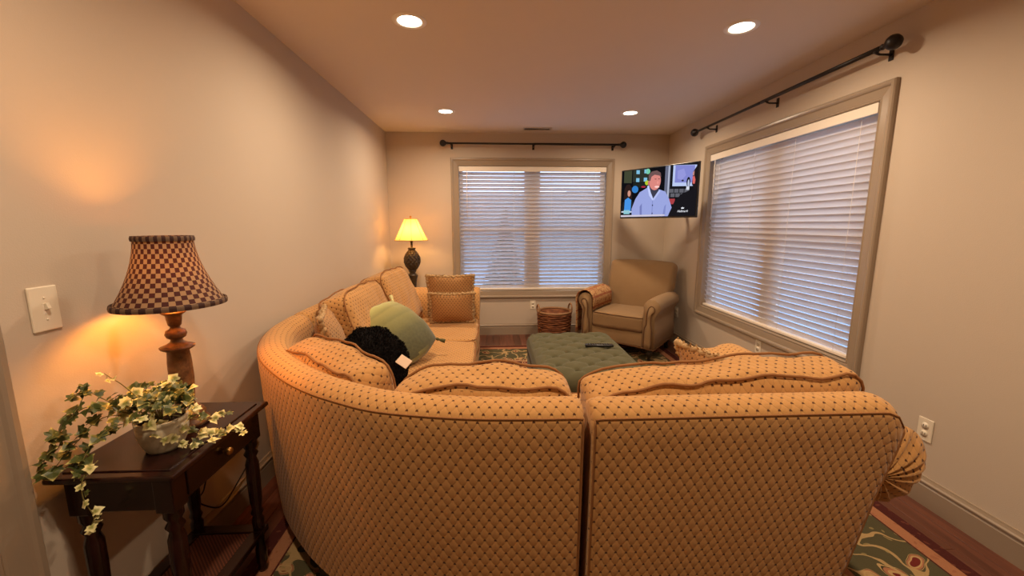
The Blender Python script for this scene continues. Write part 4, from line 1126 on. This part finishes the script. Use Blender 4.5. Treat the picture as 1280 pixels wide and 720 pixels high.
for r_ in ((-ix, ix, -iy, -iy+0.045), (-ix, ix, iy-0.045, iy), (-ix, -ix+0.045, -iy+0.045, iy-0.045), (ix-0.045, ix, -iy+0.045, iy-0.045)): bm_box(b, r_[0], r_[1], r_[2], r_[3], zs-0.012, zs+0.010, 0.003, 1)
sh = bmobj('shelf_frame', b, 'cherry', st)
box('cane_panel', -ix+0.044, ix-0.044, -iy+0.044, iy-0.044, zs-0.002, zs+0.004, 'cane', sh)

# ---------------------------------------------------------------- checkered table lamp
LX, LY = -1.045, 1.345
tl = thing('table_lamp', 'lit table lamp with burgundy and tan checkered bell shade beside the ivy', 'lamp', (LX, LY, TZ))
lathe('lamp_base', [(0, 0), (0.062, 0), (0.064, 0.012), (0.056, 0.02), (0.050, 0.03), (0.056, 0.04), (0.042, 0.055), (0.026, 0.07), (0.030, 0.10), (0.034, 0.16), (0.033, 0.22), (0.030, 0.258), (0.046, 0.268), (0.048, 0.274), (0.030, 0.282), (0.018, 0.290), (0.016, 0.298), (0.026, 0.305), (0.030, 0.316), (0.026, 0.328), (0.015, 0.334), (0.013, 0.340), (0.018, 0.346), (0.021, 0.365), (0.022, 0.378), (0.033, 0.386), (0.034, 0.389), (0.020, 0.391), (0, 0.391)], 'antique', tl, 36)
lathe('candle_neck', [(0.0155, 0.388), (0.0155, 0.445), (0.010, 0.450), (0.010, 0.47), (0, 0.47)], 'antique', tl, 20)
SB, ST_ = 0.416, 0.628
shp = []
for i in range(21):
    f = i/20; shp.append((0.146-(0.146-0.076)*(1-(1-f)**1.75), SB+(ST_-SB)*f))
lathe('lamp_shade', shp, 'checkshade', tl, 72, fix=False)
for (rr_, z) in ((0.146, SB), (0.076, ST_-0.004)):
    lathe('shade_trim', [(rr_+0.0035, z-0.004), (rr_+0.0045, z+0.004), (rr_+0.0025, z+0.012), (rr_-0.003, z+0.012), (rr_-0.003, z-0.004), (rr_+0.0035, z-0.004)], 'trimband', tl, 72)
V, F = [], []
for k in range(3):
    a = k*2*PI/3+0.4; v_, f_ = tube_data([(0, 0, ST_-0.03), (0.075*math.cos(a), 0.075*math.sin(a), ST_-0.006)], 0.0015, 5, False, len(V)); V += v_; F += f_
mesh('shade_spider', V, F, 'brass', tl)
bl_ = lathe('bulb', [(0.012, 0.47), (0.014, 0.49), (0.026, 0.52), (0.029, 0.54), (0.024, 0.562), (0.010, 0.574), (0, 0.576)], 'bulb', tl, 20)
cord_w = [(-1.075, 1.40, 0.712), (-1.12, 1.48, 0.710), (-1.16, 1.545, 0.66), (-1.20, 1.62, 0.40), (-1.212, 1.60, 0.285), (-1.21, 1.562, 0.265), (-1.205, 1.577, 0.225), (-1.20, 1.672, 0.15), (-1.205, 1.80, 0.18), (-1.21, 1.91, 0.225), (-1.215, 2.0, 0.30)]
o = tube('power_cord', catmull([(x-LX, y-LY, z-TZ) for x, y, z in cord_w], 6), 0.0032, 'cord', tl, 6)

# ---------------------------------------------------------------- potted ivy
PX, PY = -1.003, 1.195
iv = thing('potted_ivy', 'variegated ivy trailing from a round stone pot on the side table', 'plant', (PX, PY, TZ))
lathe('pot', [(0, 0.0), (0.050, 0.0), (0.054, 0.006), (0.066, 0.03), (0.073, 0.06), (0.074, 0.082), (0.071, 0.086), (0.075, 0.090), (0.076, 0.102), (0.070, 0.104), (0.066, 0.098), (0.066, 0.09), (0, 0.088)], 'pot', iv, 40).scale = (0.86, 0.86, 0.95)
lathe('soil', [(0, 0.094), (0.03, 0.096), (0.0655, 0.090)], 'soil', iv, 24).scale = (0.86, 0.86, 0.95)
# leaf meshes: five-lobed, slightly cupped
def leaf_mesh(name, mat, k):
    ang = [(-90, 0.30), (-62, 0.62), (-40, 0.78), (-18, 0.55), (10, 0.95), (30, 0.74), (55, 0.76), (90, 1.15), (125, 0.76), (150, 0.74), (170, 0.95), (198, 0.55), (220, 0.78), (242, 0.62)]
    rl = random.Random(k); V = [(0, 0, 0.0)]; UV = [(0, 0)]
    for a, r_ in ang:
        r_ *= rl.uniform(0.9, 1.1); x, y = r_*math.cos(R(a)), r_*math.sin(R(a)); V.append((x*0.0155, (y-0.1)*0.0155, 0.0035*math.cos(2*R(a))*r_-0.002*r_*r_)); UV.append((x, y))
    F = [(0, i, i % (len(V)-1)+1) for i in range(1, len(V))]
    me = bpy.data.meshes.new(name); me.from_pydata(V, [], F); me.update(); l_ = me.uv_layers.new(name='UVMap')
    for lp in me.loops: l_.data[lp.index].uv = UV[lp.vertex_index]
    me.materials.append(M[mat]); return me
LM = {'A': [leaf_mesh('leaf', 'leafA', i) for i in (1, 2)], 'B': [leaf_mesh('leaf', 'leafB', i) for i in (3, 4)], 'C': [leaf_mesh('leaf', 'leafC', i) for i in (5, 6)]}
rl = random.Random(21); nleaf = 0
def leaf(p, kinds, size=1.0, toward=None):
    global nleaf
    me = rl.choice(LM[rl.choice(kinds)]); o = bpy.data.objects.new('leaf', me); C.objects.link(o); o.parent = iv
    nrm = Vector((rl.uniform(-0.6, 0.8), rl.uniform(-1.1, 0.1), rl.uniform(0.3, 1.1))).normalized()
    x = nrm.cross(Vector((rl.uniform(-1, 1), rl.uniform(-1, 1), rl.uniform(-1, 1)))).normalized(); y = nrm.cross(x)
    mx = Matrix((x, y, nrm)).transposed().to_4x4(); s = size*rl.uniform(0.95, 1.4)
    o.matrix_local = Matrix.Translation(p) @ mx @ Matrix.Scale(s, 4); nleaf += 1
def vine(pts, nl, kinds, size=1.0, r=0.0016, spread=0.012, start=0.15):
    L = [Vector((x-PX, y-PY, z-TZ)) for x, y, z in pts]; cp = catmull(L, 8)
    tube('vine', cp, lambda f: r*(1-0.5*f), 'stem', iv, 5)
    for i in range(nl):
        f = start+(1-start)*(i+rl.uniform(0.2, 0.8))/nl; p = cp[min(len(cp)-1, int(f*(len(cp)-1)))]
        q = p+Vector((rl.uniform(-1, 1), rl.uniform(-1, 1), rl.uniform(-0.6, 1)))*spread
        w = q+Vector((PX, PY, TZ))
        if w.x < XL+0.015: q.x = XL+0.015-PX
        if TX0 < w.x < TX1 and TY0 < w.y < TY1 and w.z < TZ+0.012: q.z = 0.012
        leaf(q, kinds, size)
o0 = (PX, PY, TZ+0.09)
# left-hand trailers
vine([o0, (-1.07, 1.12, 0.86), (-1.10, 1.09, 0.885), (-1.13, 1.07, 0.865), (-1.16, 1.06, 0.82), (-1.185, 1.05, 0.775), (-1.195, 1.04, 0.735)], 22, 'AAB', 1.05, start=0.25)
vine([o0, (-1.07, 1.13, 0.84), (-1.10, 1.10, 0.835), (-1.12, 1.07, 0.80), (-1.15, 1.06, 0.765), (-1.17, 1.04, 0.73), (-1.195, 1.035, 0.71)], 22, 'AAB', 1.0, start=0.25)
vine([o0, (-1.06, 1.12, 0.815), (-1.09, 1.08, 0.79), (-1.10, 1.05, 0.75), (-1.105, 1.03, 0.715)], 17, 'AB', 1.0, start=0.3)
vine([o0, (-1.08, 1.13, 0.88), (-1.11, 1.10, 0.925), (-1.14, 1.08, 0.915)], 10, 'AAB', 1.0, start=0.45)
vine([o0, (-1.06, 1.16, 0.91), (-1.075, 1.14, 0.945), (-1.085, 1.13, 0.965)], 4, 'C', 0.6, start=0.5)
# one runner hanging over the table edge
vine([(-1.07, 1.06, 0.745), (-1.085, 1.030, 0.712), (-1.085, 1.022, 0.66), (-1.065, 1.020, 0.61), (-1.075, 1.020, 0.58), (-1.085, 1.022, 0.555)], 10, 'CCA', 0.75, start=0.05, spread=0.008)
# right-hand runners across the top
vine([o0, (-0.985, 1.16, 0.80), (-0.94, 1.19, 0.765), (-0.89, 1.215, 0.735), (-0.84, 1.235, 0.728), (-0.795, 1.25, 0.722)], 16, 'CCA', 0.85, start=0.25)
vine([o0, (-0.985, 1.14, 0.79), (-0.95, 1.16, 0.745), (-0.91, 1.18, 0.715), (-0.86, 1.20, 0.712)], 12, 'CCA', 0.95, start=0.25)
vine([o0, (-0.98, 1.19, 0.81), (-0.935, 1.24, 0.77), (-0.90, 1.28, 0.755), (-0.875, 1.31, 0.765)], 10, 'CA', 0.8, start=0.3)
vine([o0, (-1.00, 1.18, 0.86), (-0.965, 1.18, 0.905), (-0.935, 1.17, 0.925)], 6, 'CA', 0.95, start=0.4)
# mound over the pot
for k in range(9):
    a = k*2*PI/9; vine([o0, (PX+0.05*math.cos(a), PY+0.04*math.sin(a)-0.01, TZ+0.155), (PX+0.085*math.cos(a), PY+0.065*math.sin(a)-0.015, TZ+0.165), (PX+0.11*math.cos(a), PY+0.08*math.sin(a)-0.02, TZ+0.125)], 13, 'AAABC', 1.0, start=0.25, spread=0.022)
for k in range(44):
    a, r_ = rl.random()*2*PI, rl.random()**0.5
    leaf(Vector((0.105*r_*math.cos(a)+0.01, 0.07*r_*math.sin(a)-0.015, 0.198-0.08*r_*r_+rl.uniform(-0.012, 0.015))), 'AAAC', 1.05)

# ---------------------------------------------------------------- end table and pineapple lamp in the far corner
EX, EY, EZ = -0.905, 4.60, 0.58
et = thing('end_table', 'dark wood end table hidden behind the far sofa arm, carrying the pineapple lamp', 'end table', (EX, EY, 0))
box('table_top', -0.26, 0.26, -0.20, 0.25, EZ-0.025, EZ, 'cherry', et, 0.006, 2)
box('apron', -0.23, 0.23, -0.17, 0.22, EZ-0.11, EZ-0.025, 'cherry', et, 0.003)
for s in (-1, 1):
    for q in (-1, 1): box('leg', s*0.21-0.02, s*0.21+0.02, 0.06+q*0.14-0.02, 0.06+q*0.14+0.02, 0, EZ-0.10, 'cherry', et, 0.003)
pl = thing('table_lamp', 'lit pineapple-shaped lamp with cream panelled shade in the far corner', 'lamp', (EX, EY, EZ))
lathe('lamp_foot', [(0, 0), (0.085, 0), (0.087, 0.015), (0.07, 0.03), (0.042, 0.05), (0.036, 0.09), (0.040, 0.14), (0.048, 0.19), (0.058, 0.225), (0.060, 0.232), (0.040, 0.242), (0.030, 0.255), (0.038, 0.268), (0.044, 0.280), (0.038, 0.288), (0, 0.288)], 'pineapple', pl, 32)
# body: overlapping diamond scales
V, F, UV = [], [], []; nu, nv = 96, 48
for i in range(nv+1):
    f = i/nv; z = 0.283+0.235*f; r0 = 0.088*math.sin(PI*(0.10+0.82*f))**0.75
    for j in range(nu):
        a = 2*PI*j/nu; p, q = 12*j/nu+f*5, 12*j/nu-f*5
        tr = lambda v: abs(v-math.floor(v+0.5))
        k = min(tr(p), tr(q)); rr_ = r0*(1+0.13*min(1, k*3)-0.05); V.append((rr_*math.cos(a), rr_*math.sin(a), z))
for i in range(nv):
    for j in range(nu): F.append((i*nu+j, i*nu+(j+1) % nu, (i+1)*nu+(j+1) % nu, (i+1)*nu+j))
mesh('pineapple_body', V, F, 'pineapple', pl)
lathe('cap', [(0.030, 0.505), (0.036, 0.512), (0.045, 0.535), (0.042, 0.540), (0.012, 0.540), (0.012, 0.60), (0.016, 0.60), (0.016, 0.655), (0, 0.655)], 'pineapple', pl, 24)
shp = [(0.182-(0.182-0.068)*(f**0.9), 0.622+0.235*f) for f in [i/14 for i in range(15)]]
lathe('lamp_shade', shp, 'creamshade', pl, 48, fix=False)
for k in range(8):
    a = 2*PI*k/8+0.2; tube('shade_seam', [((r_+0.001)*math.cos(a), (r_+0.001)*math.sin(a), z) for r_, z in shp], 0.002, 'shaderib', pl, 5)
for (r_, z) in ((0.182, 0.622), (0.068, 0.857)): tube('shade_trim', [(r_*math.cos(a), r_*math.sin(a), z) for a in [2*PI*k/40 for k in range(40)]], 0.0035, 'shaderib', pl, 6, True)
V, F = [], []
for k in range(4):
    a = k*PI/2+0.3; v_, f_ = tube_data([(0, 0, 0.853), (0.067*math.cos(a), 0.067*math.sin(a), 0.855)], 0.0015, 5, False, len(V)); V += v_; F += f_
mesh('shade_spider', V, F, 'brass', pl)
lathe('finial', [(0.004, 0.85), (0.004, 0.868), (0.012, 0.875), (0.013, 0.884), (0.006, 0.893), (0, 0.895)], 'brass', pl, 16)
lathe('bulb', [(0.012, 0.655), (0.014, 0.67), (0.026, 0.70), (0.029, 0.72), (0.024, 0.742), (0.010, 0.754), (0, 0.756)], 'bulb2', pl, 20)
